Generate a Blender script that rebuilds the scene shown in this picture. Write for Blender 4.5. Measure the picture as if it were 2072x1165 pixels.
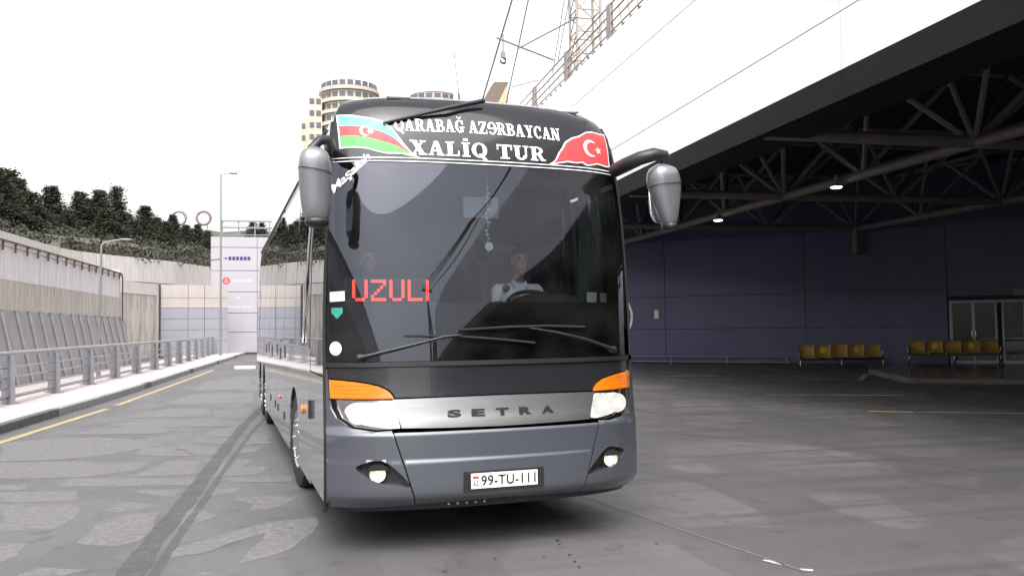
import bpy, bmesh, math, random
from mathutils import Vector, Matrix, geometry, noise

for o in list(bpy.data.objects): bpy.data.objects.remove(o)
R = math.radians
SC = bpy.context.scene
COL = SC.collection

# ------------------------------------------------------------------ camera
CAM_H = 1.671
cam_d = bpy.data.cameras.new('camera'); cam = bpy.data.objects.new('camera', cam_d); COL.objects.link(cam)
cam_d.sensor_width = 36.0; cam_d.lens = 1745.7/2072*36.0
cam_d.clip_start = 0.05; cam_d.clip_end = 3000
cam.matrix_world = (Matrix.Translation((0, 0, CAM_H)) @ Matrix.Rotation(R(-12.80), 4, 'Z')
                    @ Matrix.Rotation(R(90+2.562), 4, 'X') @ Matrix.Rotation(R(-0.729), 4, 'Z'))
SC.camera = cam

# ------------------------------------------------------------------ sky, sun, exposure
SUN_EL, SUN_AZ = 56.0, -165.0        # elevation; azimuth clockwise from +Y (road direction)
world = bpy.data.worlds.new('World'); SC.world = world; world.use_nodes = True
wn, wl = world.node_tree.nodes, world.node_tree.links
sky = wn.new('ShaderNodeTexSky'); sky.sky_type = 'NISHITA'; sky.sun_disc = False
sky.sun_elevation = R(SUN_EL); sky.sun_rotation = R(SUN_AZ); sky.dust_density = 4.0; sky.air_density = 1.2; sky.ozone_density = 1.0
hs = wn.new('ShaderNodeHueSaturation'); hs.inputs['Saturation'].default_value = 0.10
wl.new(sky.outputs[0], hs.inputs['Color']); wl.new(hs.outputs[0], wn['Background'].inputs['Color'])
wn['Background'].inputs['Strength'].default_value = 0.15
sd = bpy.data.lights.new('sun', 'SUN'); sd.energy = 1.2; sd.angle = R(65); sd.color = (1.0, .95, .9)
sun = bpy.data.objects.new('sun', sd); COL.objects.link(sun)
az, el = R(SUN_AZ), R(SUN_EL)
sdir = Vector((math.sin(az)*math.cos(el), math.cos(az)*math.cos(el), math.sin(el)))
sun.rotation_euler = sdir.to_track_quat('Z', 'Y').to_euler(); sun.location = (0, 0, 60)
SC.view_settings.view_transform = 'Standard'; SC.view_settings.look = 'None'
SC.view_settings.exposure = 1.3; SC.view_settings.gamma = 1.0
SC.view_settings.use_curve_mapping = False
SC.cycles.max_bounces = 8; SC.cycles.transparent_max_bounces = 12
SC.cycles.use_denoising = True

# ------------------------------------------------------------------ mesh helpers
class MB:
    def __init__(s): s.v, s.f = [], []
    def add(s, vs, fs):
        b = len(s.v); s.v += [tuple(p) for p in vs]; s.f += [tuple(b+i for i in f) for f in fs]; return s
    def box(s, c, d, rz=0.0, m=None):
        x, y, z = d[0]/2, d[1]/2, d[2]/2
        vs = [Vector((sx*x, sy*y, sz*z)) for sz in (-1, 1) for sy in (-1, 1) for sx in (-1, 1)]
        if rz: vs = [Matrix.Rotation(rz, 3, 'Z') @ p for p in vs]
        if m: vs = [m @ p for p in vs]
        c = Vector(c)
        return s.add([p+c for p in vs], [(0,2,3,1),(4,5,7,6),(0,1,5,4),(2,6,7,3),(0,4,6,2),(1,3,7,5)])
    def tube(s, p, q, r, n=8, r2=None, caps=True):
        p, q = Vector(p), Vector(q); r2 = r if r2 is None else r2
        d = (q-p).normalized(); a = d.orthogonal().normalized(); b = d.cross(a)
        vs = []
        for c, rr in ((p, r), (q, r2)):
            for i in range(n):
                t = 2*math.pi*i/n; vs.append(c+(a*math.cos(t)+b*math.sin(t))*rr)
        fs = [(i, (i+1) % n, n+(i+1) % n, n+i) for i in range(n)]
        if caps: fs += [tuple(range(n-1, -1, -1)), tuple(range(n, 2*n))]
        return s.add(vs, fs)
    def path(s, pts, r, n=8):
        for a, b in zip(pts[:-1], pts[1:]): s.tube(a, b, r if not callable(r) else r(a), n)
        return s
    def sweep(s, pts, rad, n=10, closed=False):
        """smooth tube through points"""
        pts = [Vector(p) for p in pts]; k = len(pts); rings = []
        up = Vector((0, 0, 1)); 
        for i, p in enumerate(pts):
            d = (pts[min(i+1, k-1)]-pts[max(i-1, 0)]).normalized()
            if closed: d = (pts[(i+1) % k]-pts[(i-1) % k]).normalized()
            u = up if abs(d.dot(up)) < .95 else Vector((1, 0, 0))
            a = d.cross(u).normalized(); b = a.cross(d)
            rr = rad[i] if isinstance(rad, (list, tuple)) else rad
            rings.append([p+(a*math.cos(2*math.pi*j/n)+b*math.sin(2*math.pi*j/n))*rr for j in range(n)])
        vs = [v for r_ in rings for v in r_]; fs = []
        for i in range(k if closed else k-1):
            i2 = (i+1) % k
            fs += [(i*n+j, i*n+(j+1) % n, i2*n+(j+1) % n, i2*n+j) for j in range(n)]
        if not closed: fs += [tuple(range(n-1, -1, -1)), tuple(range((k-1)*n, k*n))]
        return s.add(vs, fs)
    def lathe(s, prof, axis='X', c=(0, 0, 0), n=32, close=False):
        """prof: (r, h) pairs along axis"""
        c = Vector(c); vs = []
        for r, h in prof:
            for i in range(n):
                t = 2*math.pi*i/n; u, w = r*math.cos(t), r*math.sin(t)
                vs.append(c+Vector({'X': (h, u, w), 'Y': (u, h, w), 'Z': (u, w, h)}[axis]))
        fs = []
        k = len(prof)
        for i in range(k-1 if not close else k):
            i2 = (i+1) % k
            fs += [(i*n+j, i*n+(j+1) % n, i2*n+(j+1) % n, i2*n+j) for j in range(n)]
        if not close:
            fs += [tuple(range(n-1, -1, -1)), tuple(range((k-1)*n, k*n))]
        return s.add(vs, fs)
    def ellipsoid(s, c, r, n=16, m=10, pw=1.0, rot=None):
        c = Vector(c); vs = []
        sg = lambda x, p: math.copysign(abs(x)**p, x)
        for i in range(m+1):
            ph = -math.pi/2+math.pi*i/m
            for j in range(n):
                th = 2*math.pi*j/n
                p = Vector((r[0]*sg(math.cos(ph), pw)*sg(math.cos(th), pw), r[1]*sg(math.cos(ph), pw)*sg(math.sin(th), pw), r[2]*sg(math.sin(ph), pw)))
                if rot: p = rot @ p
                vs.append(c+p)
        fs = [(i*n+j, i*n+(j+1) % n, (i+1)*n+(j+1) % n, (i+1)*n+j) for i in range(m) for j in range(n)]
        return s.add(vs, fs)
    def prism(s, poly, z0, z1):
        n = len(poly)
        vs = [(p[0], p[1], z0) for p in poly]+[(p[0], p[1], z1) for p in poly]
        return s.add(vs, [tuple(range(n-1, -1, -1)), tuple(range(n, 2*n))]+[(i, (i+1) % n, n+(i+1) % n, n+i) for i in range(n)])

def mesh_of(mb, name, mat=None, smooth=None):
    me = bpy.data.meshes.new(name); me.from_pydata(mb.v, [], mb.f); me.update()
    if mat: me.materials.append(mat)
    if smooth is not None:
        bm = bmesh.new(); bm.from_mesh(me)
        bmesh.ops.remove_doubles(bm, verts=bm.verts, dist=1e-5)
        bmesh.ops.recalc_face_normals(bm, faces=bm.faces)
        for f in bm.faces: f.smooth = True
        for e in bm.edges:
            if len(e.link_faces) == 2 and e.calc_face_angle(0) > R(smooth): e.smooth = False
        bm.to_mesh(me); bm.free()
    return me
def link(name, me, parent=None):
    o = bpy.data.objects.new(name, me); COL.objects.link(o)
    if parent: o.parent = parent
    return o
def obj(name, mb, mat, parent=None, smooth=None, loc=None):
    o = link(name, mesh_of(mb, name, mat, smooth), parent)
    if loc: o.location = loc
    return o
def tag(o, label, cat, group=None):
    o['label'] = label; o['category'] = cat
    if group: o['group'] = group
    return o
def struct(o): o['kind'] = 'structure'; return o
def thing(name, label, cat, loc=(0, 0, 0), rz=0.0, group=None):
    o = bpy.data.objects.new(name, None); COL.objects.link(o); o.empty_display_size = .2
    o.location = loc; o.rotation_euler = (0, 0, rz)
    return tag(o, label, cat, group)
def clone(o, parent=None):
    c = o.copy(); COL.objects.link(c)
    if parent: c.parent = parent
    for ch in o.children: clone(ch, c)
    return c

# ------------------------------------------------------------------ materials
MATS = {}
def mat(name, col, rough=.6, metal=0.0, var=.12, scale=6.0, bump=0.0, bscale=60.0, coat=0.0, spec=.5, stretch=(1, 1, 1), emit=None, estr=0, col2=None, detail=6, coords='Object'):
    if name in MATS: return MATS[name]
    m = bpy.data.materials.new(name); m.use_nodes = True; MATS[name] = m
    nt = m.node_tree; n, l = nt.nodes, nt.links; b = n['Principled BSDF']
    b.inputs['Roughness'].default_value = rough; b.inputs['Metallic'].default_value = metal
    b.inputs['Specular IOR Level'].default_value = spec
    b.inputs['Coat Weight'].default_value = coat; b.inputs['Coat Roughness'].default_value = .04
    tc = n.new('ShaderNodeTexCoord'); mp = n.new('ShaderNodeMapping'); mp.inputs['Scale'].default_value = stretch
    l.new(tc.outputs[coords], mp.inputs['Vector'])
    nz = n.new('ShaderNodeTexNoise'); nz.inputs['Scale'].default_value = scale; nz.inputs['Detail'].default_value = detail; nz.inputs['Roughness'].default_value = .62
    l.new(mp.outputs[0], nz.inputs['Vector'])
    cr = n.new('ShaderNodeValToRGB'); cr.color_ramp.elements[0].position = .3; cr.color_ramp.elements[1].position = .7
    c2 = col2 if col2 else tuple(min(1, c*(1+var)) for c in col); c1 = col if col2 else tuple(c*(1-var) for c in col)
    cr.color_ramp.elements[0].color = (*c1, 1); cr.color_ramp.elements[1].color = (*c2, 1)
    l.new(nz.outputs['Fac'], cr.inputs['Fac']); l.new(cr.outputs[0], b.inputs['Base Color'])
    if bump:
        n2 = n.new('ShaderNodeTexNoise'); n2.inputs['Scale'].default_value = bscale; n2.inputs['Detail'].default_value = 4
        l.new(mp.outputs[0], n2.inputs['Vector'])
        bp = n.new('ShaderNodeBump'); bp.inputs['Strength'].default_value = bump; bp.inputs['Distance'].default_value = .02
        l.new(n2.outputs['Fac'], bp.inputs['Height']); l.new(bp.outputs[0], b.inputs['Normal'])
    if emit:
        b.inputs['Emission Color'].default_value = (*emit, 1); b.inputs['Emission Strength'].default_value = estr
    m['cr'] = cr.name
    return m
def glass(name, tint, ior=1.5, rough=0.0, boost=1.0, refl=(.97, .98, 1)):
    if name in MATS: return MATS[name]
    m = bpy.data.materials.new(name); m.use_nodes = True; MATS[name] = m
    nt = m.node_tree; n, l = nt.nodes, nt.links; n.clear()
    out = n.new('ShaderNodeOutputMaterial'); mx = n.new('ShaderNodeMixShader'); fr = n.new('ShaderNodeFresnel'); fr.inputs['IOR'].default_value = ior
    tr = n.new('ShaderNodeBsdfTransparent'); tr.inputs['Color'].default_value = (*tint, 1)
    gl = n.new('ShaderNodeBsdfGlossy'); gl.inputs['Roughness'].default_value = rough; gl.inputs['Color'].default_value = (*refl, 1)
    # thin film of road dust breaks up the reflection slightly
    tc = n.new('ShaderNodeTexCoord'); nz = n.new('ShaderNodeTexNoise'); nz.inputs['Scale'].default_value = 3.0; nz.inputs['Detail'].default_value = 8
    l.new(tc.outputs['Object'], nz.inputs['Vector'])
    ml = n.new('ShaderNodeMath'); ml.operation = 'MULTIPLY'; ml.use_clamp = True; ml.inputs[1].default_value = boost
    l.new(fr.outputs[0], ml.inputs[0]); l.new(ml.outputs[0], mx.inputs['Fac'])
    df = n.new('ShaderNodeBsdfDiffuse'); df.inputs['Color'].default_value = (.45, .42, .38, 1)
    mx2 = n.new('ShaderNodeMixShader'); mr = n.new('ShaderNodeMapRange'); mr.inputs['From Min'].default_value = .35; mr.inputs['From Max'].default_value = .8
    mr.inputs['To Min'].default_value = .004; mr.inputs['To Max'].default_value = .03
    l.new(nz.outputs['Fac'], mr.inputs['Value']); l.new(mr.outputs[0], mx2.inputs['Fac'])
    l.new(tr.outputs[0], mx2.inputs[1]); l.new(df.outputs[0], mx2.inputs[2])
    l.new(mx2.outputs[0], mx.inputs[1]); l.new(gl.outputs[0], mx.inputs[2]); l.new(mx.outputs[0], out.inputs['Surface'])
    return m
def emission(name, col, s):
    return mat(name, tuple(c*.5 for c in col), .4, emit=col, estr=s)

def concrete(name, base, dark, streak=1.0, board=.0, axis=(1, 1, 1)):
    """cast concrete: vertical run-off streaks, blotches, formwork boards"""
    if name in MATS: return MATS[name]
    m = bpy.data.materials.new(name); m.use_nodes = True; MATS[name] = m
    nt = m.node_tree; n, l = nt.nodes, nt.links; b = n['Principled BSDF']; b.inputs['Roughness'].default_value = .9; b.inputs['Specular IOR Level'].default_value = .25
    tc = n.new('ShaderNodeTexCoord')
    def nz(sc, st, det=6):
        mp = n.new('ShaderNodeMapping'); mp.inputs['Scale'].default_value = st; l.new(tc.outputs['Object'], mp.inputs[0])
        t = n.new('ShaderNodeTexNoise'); t.inputs['Scale'].default_value = sc; t.inputs['Detail'].default_value = det; t.inputs['Roughness'].default_value = .65
        l.new(mp.outputs[0], t.inputs['Vector']); return t.outputs['Fac']
    def rng(x, a, bb, c=0., d=1.):
        r = n.new('ShaderNodeMapRange'); r.inputs['From Min'].default_value = a; r.inputs['From Max'].default_value = bb
        r.inputs['To Min'].default_value = c; r.inputs['To Max'].default_value = d; l.new(x, r.inputs['Value']); return r.outputs[0]
    def mix(f, a, bb):
        x = n.new('ShaderNodeMix'); x.data_type = 'RGBA'; l.new(f, x.inputs['Factor'])
        for k, v in ((6, a), (7, bb)):
            if isinstance(v, tuple): x.inputs[k].default_value = (*v, 1)
            else: l.new(v, x.inputs[k])
        return x.outputs[2]
    blot = rng(nz(.9, (1, 1, 1)), .35, .7)
    strk = rng(nz(3.2, (1.2, 1.2, .10)), .50, .72, 0, .75*streak)
    fine = rng(nz(28, (1, 1, 1), 3), .3, .7, 0, .25)
    warm = tuple(min(1, x*y) for x, y in zip(base, (1.08, 1.03, .98)))
    sp = n.new('ShaderNodeSeparateXYZ'); l.new(tc.outputs['Object'], sp.inputs[0])
    def mth(op, a, bb=None):
        x = n.new('ShaderNodeMath'); x.operation = op
        for i, v in enumerate((a, bb)):
            if v is None: continue
            if isinstance(v, (int, float)): x.inputs[i].default_value = v
            else: l.new(v, x.inputs[i])
        return x.outputs[0]
    u = mth('MULTIPLY', mth('ADD', sp.outputs['X'], sp.outputs['Y']), 1/.62); fr_ = mth('FRACT', u)
    bline = rng(fr_, .0, .07, .6, 0); bid = n.new('ShaderNodeTexWhiteNoise'); bid.noise_dimensions = '1D'; l.new(mth('FLOOR', u), bid.inputs['W'])
    drip = mth('MULTIPLY', rng(nz(5.0, (1.5, 1.5, .16)), .46, .66), mth('MAXIMUM', rng(sp.outputs['Z'], 2.0, 3.25), rng(sp.outputs['Z'], 2.8, 1.9)))
    base0 = mix(mth('MULTIPLY', bid.outputs['Value'], .35*board), base, dark)
    base0 = mix(mth('MULTIPLY', bline, board), base0, tuple(x*.55 for x in dark))
    base0 = mix(mth('MULTIPLY', drip, .75*board), base0, tuple(x*.42 for x in dark))
    c = mix(rng(blot, 0, 1, 0, .6), base0, warm) if not board else mix(rng(blot, 0, 1, 0, .25), base0, warm)
    c = mix(strk, c, dark); c = mix(fine, c, tuple(x*.8 for x in base))
    l.new(c, b.inputs['Base Color'])
    bp = n.new('ShaderNodeBump'); bp.inputs['Strength'].default_value = .35; bp.inputs['Distance'].default_value = .02
    l.new(nz(14, (1, 1, 1)), bp.inputs['Height']); l.new(bp.outputs[0], b.inputs['Normal'])
    return m

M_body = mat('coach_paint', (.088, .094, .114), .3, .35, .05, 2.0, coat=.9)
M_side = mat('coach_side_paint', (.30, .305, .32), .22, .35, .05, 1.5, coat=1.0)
M_gloss = mat('gloss_black', (.010, .010, .014), .10, 0, .1, 3, coat=0.0)
M_satin = mat('satin_black', (.018, .018, .021), .38, 0, .15, 5)
M_panel = mat('front_panel_black', (.020, .021, .025), .22, .1, .1, 3, coat=.5)
M_rubber = mat('rubber', (.014, .014, .014), .8, 0, .2, 20, bump=.2)
M_chrome = mat('chrome', (.75, .75, .76), .12, 1.0, .05, 8)
M_brushed = mat('brushed_aluminium', (.47, .46, .47), .32, .9, .08, 4, stretch=(1, 1, 30))
M_white = mat('white_print', (.82, .82, .82), .45, 0, .03, 8)
M_plate = mat('plate_white', (.78, .78, .78), .4, 0, .04, 8)
M_blackprint = mat('black_print', (.012, .012, .014), .5)
M_blue = mat('flag_blue', (.12, .46, .72), .45, 0, .05, 5)
M_red = mat('flag_red', (.68, .045, .05), .45, 0, .05, 5)
M_green = mat('flag_green', (.09, .38, .10), .45, 0, .05, 5)
M_orange = mat('indicator_orange', (.80, .20, .01), .2, 0, .12, 14, coat=1.0, stretch=(.3, 1, 3))
M_ws = glass('windscreen_glass', (.56, .60, .64), 1.62, boost=1.1, refl=(.80, .84, 1.0))
M_sideglass = glass('tinted_side_glass', (.10, .11, .12), 1.65, boost=1.2)
M_lens = glass('clear_lens', (.96, .96, .97), 1.4)
M_inner = mat('cabin_dark', (.035, .035, .038), .8, 0, .15, 4)
M_seat = mat('seat_fabric', (.06, .06, .075), .95, 0, .25, 30)

# ------------------------------------------------------------------ smooth interpolation
def hermite(xs, ys):
    n = len(xs); d = [(ys[i+1]-ys[i])/(xs[i+1]-xs[i]) for i in range(n-1)]
    t = [d[0]]+[0 if d[i-1]*d[i] <= 0 else 2*d[i-1]*d[i]/(d[i-1]+d[i]) for i in range(1, n-1)]+[d[-1]]
    def f(x):
        if x <= xs[0]: return ys[0]
        if x >= xs[-1]: return ys[-1]
        i = 0
        while x > xs[i+1]: i += 1
        h = xs[i+1]-xs[i]; u = (x-xs[i])/h
        return (2*u**3-3*u*u+1)*ys[i]+(u**3-2*u*u+u)*h*t[i]+(-2*u**3+3*u*u)*ys[i+1]+(u**3-u*u)*h*t[i+1]
    return f
def sstep(a, b, x):
    t = max(0, min(1, (x-a)/(b-a))); return t*t*(3-2*t)

# ================================================================== THE SETTING
# ------------------------------------------------------------------ ground
def road_material():
    m = bpy.data.materials.new('worn_concrete_road'); m.use_nodes = True
    nt = m.node_tree; n, l = nt.nodes, nt.links; b = n['Principled BSDF']
    tc = n.new('ShaderNodeTexCoord')
    def mapping(sc, rot=0.0):
        mp = n.new('ShaderNodeMapping'); mp.inputs['Scale'].default_value = sc; mp.inputs['Rotation'].default_value = (0, 0, rot)
        l.new(tc.outputs['Object'], mp.inputs[0]); return mp.outputs[0]
    def nz(v, sc, det=6, ro=.6):
        t = n.new('ShaderNodeTexNoise'); t.inputs['Scale'].default_value = sc; t.inputs['Detail'].default_value = det; t.inputs['Roughness'].default_value = ro
        l.new(v, t.inputs['Vector']); return t
    def rng(x, a, bb, c=0., d=1., smooth=True):
        r = n.new('ShaderNodeMapRange'); r.inputs['From Min'].default_value = a; r.inputs['From Max'].default_value = bb
        if smooth: r.interpolation_type = 'SMOOTHSTEP'
        r.inputs['To Min'].default_value = c; r.inputs['To Max'].default_value = d; l.new(x, r.inputs['Value']); return r.outputs[0]
    def math_(op, a, bb):
        x = n.new('ShaderNodeMath'); x.operation = op
        for i, v in enumerate((a, bb)):
            if isinstance(v, (int, float)): x.inputs[i].default_value = v
            else: l.new(v, x.inputs[i])
        return x.outputs[0]
    def mix(f, a, bb):
        x = n.new('ShaderNodeMix'); x.data_type = 'RGBA'
        if isinstance(f, float): x.inputs['Factor'].default_value = f
        else: l.new(f, x.inputs['Factor'])
        for k, v in ((6, a), (7, bb)):
            if isinstance(v, tuple): x.inputs[k].default_value = (*v, 1)
            else: l.new(v, x.inputs[k])
        return x.outputs[2]
    # tyre-worn bands: warped cells, the borders are the darker wheel paths
    warp = nz(mapping((1, 1, 1)), .35, 3)
    add = n.new('ShaderNodeVectorMath'); add.operation = 'MULTIPLY_ADD'
    l.new(warp.outputs['Color'], add.inputs[0]); add.inputs[1].default_value = (.9, .9, 0); l.new(mapping((1, .62, 1), R(24)), add.inputs[2])
    vo = n.new('ShaderNodeTexVoronoi'); vo.feature = 'DISTANCE_TO_EDGE'; vo.inputs['Scale'].default_value = .50; vo.inputs['Randomness'].default_value = 1.0
    l.new(add.outputs[0], vo.inputs['Vector'])
    fray = nz(mapping((1, 1, 1)), 6.0, 5, .7)
    edge = math_('ADD', vo.outputs['Distance'], math_('MULTIPLY', math_('SUBTRACT', fray.outputs['Fac'], .5), .045))
    band = rng(edge, .082, .096, 1, 0)
    vo2 = n.new('ShaderNodeTexVoronoi'); vo2.feature = 'DISTANCE_TO_EDGE'; vo2.inputs['Scale'].default_value = .33
    l.new(add.outputs[0], vo2.inputs['Vector'])
    edge2 = math_('ADD', vo2.outputs['Distance'], math_('MULTIPLY', math_('SUBTRACT', fray.outputs['Fac'], .5), .03))
    band2 = rng(edge2, .045, .055, 1, 0)
    patchy = rng(nz(mapping((1, 1, 1)), .22, 3).outputs['Fac'], .40, .58)
    # only the open lane on the left is pale and tracked; towards the terminal blotches and streaks get darker
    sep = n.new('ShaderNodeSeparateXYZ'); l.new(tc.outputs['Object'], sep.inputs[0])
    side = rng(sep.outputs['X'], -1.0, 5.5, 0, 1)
    bandf = math_('MULTIPLY', math_('MAXIMUM', band, math_('MULTIPLY', band2, .8)), rng(side, 0, 1, .45, .5, False))
    blot = nz(mapping((1, .35, 1), R(20)), .9, 8, .65)
    grain = nz(mapping((1, 1, 1)), 38, 6, .8)
    streak = nz(mapping((.25, 3.0, 1), R(-18)), 1.1, 6, .6)
    pale, dark = (.122, .117, .124), (.082, .078, .083)
    right_base = (.150, .140, .139)
    vc = n.new('ShaderNodeTexVoronoi'); vc.feature = 'F1'; vc.inputs['Scale'].default_value = .50; l.new(add.outputs[0], vc.inputs['Vector'])
    sc_ = n.new('ShaderNodeSeparateColor'); l.new(vc.outputs['Color'], sc_.inputs[0])
    base = mix(side, mix(rng(sc_.outputs[0], .25, .9), pale, (.108, .104, .110)), mix(sc_.outputs[1], right_base, (.098, .092, .093)))
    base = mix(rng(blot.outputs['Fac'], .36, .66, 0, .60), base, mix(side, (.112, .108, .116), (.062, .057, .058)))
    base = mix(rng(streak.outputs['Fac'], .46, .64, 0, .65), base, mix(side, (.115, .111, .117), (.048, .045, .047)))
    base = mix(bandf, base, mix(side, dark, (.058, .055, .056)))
    spots = nz(mapping((1, 1, 1)), 3.4, 4, .5)
    base = mix(rng(spots.outputs['Fac'], .60, .68, 0, .5), base, (.055, .053, .054))
    base = mix(rng(grain.outputs['Fac'], .35, .72, 0, .42), base, (.075, .073, .075))
    l.new(base, b.inputs['Base Color'])
    l.new(rng(blot.outputs['Fac'], .3, .7, .42, .68), b.inputs['Roughness'])
    b.inputs['Specular IOR Level'].default_value = .35
    bp = n.new('ShaderNodeBump'); bp.inputs['Strength'].default_value = .25; bp.inputs['Distance'].default_value = .006
    l.new(grain.outputs['Fac'], bp.inputs['Height']); l.new(bp.outputs[0], b.inputs['Normal'])
    return m
M_road = road_material()
g = MB(); g.add([(-300, -300, 0), (300, -300, 0), (300, 300, 0), (-300, 300, 0)], [(0, 1, 2, 3)])
struct(obj('ground', g, M_road))

M_yellow = mat('yellow_road_paint', (.40, .31, .13), .8, 0, .1, 8, col2=(.26, .225, .14), bump=.2)
M_whitepaint = mat('worn_white_paint', (.55, .54, .53), .7, 0, .1, 10, col2=(.30, .29, .29))
M_joint = mat('joint_sealant', (.15, .142, .14), .8, 0, .1, 14, col2=(.105, .10, .10))
def strip(name, a, b, w, m, z=.004, w2=None):
    a, b = Vector((*a, 0)), Vector((*b, 0)); d = (b-a).normalized(); nrm = Vector((-d.y, d.x, 0)); k = max(1, int((b-a).length/.5)); mb = MB(); rr = random.Random(len(name)+int(a.x*7))
    w2 = w if w2 is None else w2
    vs = []
    for i in range(k+1):
        p = a+(b-a)*(i/k); ww = (w+(w2-w)*i/k)/2
        vs += [p+nrm*(ww*(1+rr.uniform(-.12, .12)))+Vector((0, 0, z)), p-nrm*(ww*(1+rr.uniform(-.12, .12)))+Vector((0, 0, z))]
    mb.add(vs, [(2*i, 2*i+1, 2*i+3, 2*i+2) for i in range(k)])
    return struct(obj(name, mb, m))
strip('yellow_line', (-4.42, 21.2), (-4.22, 38.3), .15, M_yellow)
strip('yellow_line', (-4.85, 12.0), (-4.44, 20.3), .15, M_yellow)
strip('white_line', (10.30, 18.55), (11.55, 17.95), .06, M_whitepaint)
strip('white_line', (11.6, 17.9), (12.98, 17.2), .11, M_whitepaint)
strip('white_line', (11.2, 26.5), (12.6, 25.6), .14, M_whitepaint)
strip('yellow_line', (10.07, 14.4), (10.75, 14.0), .20, M_yellow)
strip('yellow_line', (10.8, 13.98), (15.5, 11.5), .12, M_yellow)
strip('yellow_line', (15.2, 22.0), (17.4, 24.9), .16, M_yellow)
strip('slab_joint', (2.45, 8.6), (3.2, 5.3), .022, M_joint)
strip('slab_joint', (3.8, 15.2), (7.1, 8.0), .03, M_joint)
strip('slab_joint', (8.3, 14.9), (5.0, 17.5), .03, M_joint)
for a, b, w in (((3.08, 5.64), (3.15, 5.50), .04), ((3.20, 5.36), (3.27, 5.32), .05)):
    strip('paint_chip', a, b, w, M_whitepaint)

def track_material():
    m = mat('tyre_darkened_concrete', (.080, .075, .080), .6, 0, .2, 9, col2=(.105, .100, .106))
    nt = m.node_tree; n, l = nt.nodes, nt.links
    tc = n.new('ShaderNodeTexCoord'); z = n.new('ShaderNodeTexNoise'); z.inputs['Scale'].default_value = 4.5; z.inputs['Detail'].default_value = 8; z.inputs['Roughness'].default_value = .75
    l.new(tc.outputs['Object'], z.inputs['Vector'])
    r_ = n.new('ShaderNodeMapRange'); r_.inputs['From Min'].default_value = .33; r_.inputs['From Max'].default_value = .55; r_.inputs['To Min'].default_value = .05; r_.inputs['To Max'].default_value = .55
    l.new(z.outputs['Fac'], r_.inputs['Value']); l.new(r_.outputs[0], n['Principled BSDF'].inputs['Alpha'])
    return m
M_track = track_material()
def gpt(px, py):
    d = (cam.matrix_world.to_3x3() @ Vector(((px-1036)/1745.7, -(py-582.5)/1745.7, -1))).normalized(); t = -CAM_H/d.z
    return Vector((d.x*t, d.y*t))
def spline(P, n=6):
    out = []
    for i in range(len(P)-1):
        p0, p1, p2, p3 = P[max(0, i-1)], P[i], P[i+1], P[min(len(P)-1, i+2)]
        for q in range(n):
            t = q/n; out.append(.5*(2*p1+(p2-p0)*t+(2*p0-5*p1+4*p2-p3)*t*t+(3*p1-p0-3*p2+p3)*t**3))
    return out+[P[-1]]
TR = [ # traced in the photograph, laid flat on the road
 ([(540, 815), (490, 865), (435, 935), (380, 1010), (318, 1085), (262, 1165), (190, 1280)], .15, .20),
 ([(560, 822), (512, 872), (462, 940), (412, 1012), (356, 1092), (310, 1165), (250, 1280)], .06, .09)]
PALE = [[(0,775),(440,770),(400,850),(310,905),(0,915)], [(430,985),(500,920),(560,860),(700,825),(900,808),(850,890),(770,970),(640,1000)], [(590,810),(640,760),(720,752),(910,775),(740,800)],
 [(735,700),(800,685),(1015,685),(960,725),(880,722)], [(1000,890),(1075,775),(1220,832),(1120,865)], [(1130,730),(1180,675),(1340,675),(1270,710)],
 [(1285,745),(1420,720),(1650,730),(1550,785),(1380,805),(1400,765)], [(930,1060),(1000,1000),(1200,945),(1430,880),(1490,868),(1754,838),(1720,930),(1560,1040),(1330,1095),(1400,1010),(1480,930),(1260,985),(1120,1040)],
 [(0,985),(170,985),(100,1060),(0,1090)], [(80,1165),(230,1115),(490,1130),(350,1165)], [(0,700),(440,695),(440,745),(0,755)], [(330,670),(390,625),(700,620),(1110,630),(1060,660),(640,670)],
 [(0,660),(160,660),(120,690),(0,690)], [(0,430),(330,400),(700,400),(900,440),(720,470),(560,500),(340,520),(0,530)], [(0,540),(440,530),(690,545),(820,530),(760,580),(500,615),(0,625)],
 [(880,560),(920,525),(1130,530),(1100,600),(700,615),(780,590)], [(780,450),(930,455),(1080,500),(890,500),(740,490)], [(960,450),(1250,450),(1210,495),(1090,495)], [(1060,430),(1120,395),(1290,400),(1270,435)],
 [(1110,390),(1180,350),(1320,345),(1290,395)], [(1300,490),(1340,455),(1470,450),(1420,480)], [(1200,615),(1270,520),(1420,520),(1350,560),(1500,560),(1460,600)], [(1240,650),(1330,625),(1640,610),(1600,645)],
 [(1360,440),(1390,375),(1500,385),(1500,430)], [(300,380),(700,340),(1000,350),(900,375)], [(1180,250),(1400,230),(1380,290),(1190,290)], [(560,330),(800,300),(1300,305),(1280,335),(800,345)],
 [(1090,1165),(1120,1140),(1200,1165)], [(700,290),(900,240),(1150,235),(1170,280)], [(900,215),(1050,160),(1400,150),(1390,210)], [(1060,140),(1150,80),(1400,70),(1400,130)]]
M_palec = mat('pale_dusty_concrete', (.142, .137, .145), .75, 0, .15, 9.0, col2=(.182, .176, .185))
nt_ = M_palec.node_tree; z_ = nt_.nodes.new('ShaderNodeTexNoise'); z_.inputs['Scale'].default_value = 16; z_.inputs['Detail'].default_value = 8; z_.inputs['Roughness'].default_value = .75
tc_ = nt_.nodes.new('ShaderNodeTexCoord'); nt_.links.new(tc_.outputs['Object'], z_.inputs['Vector'])
r_ = nt_.nodes.new('ShaderNodeMapRange'); r_.inputs['From Min'].default_value = .28; r_.inputs['From Max'].default_value = .55; r_.inputs['To Min'].default_value = .45; r_.inputs['To Max'].default_value = .92
nt_.links.new(z_.outputs['Fac'], r_.inputs['Value']); nt_.links.new(r_.outputs[0], nt_.nodes['Principled BSDF'].inputs['Alpha'])
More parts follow.
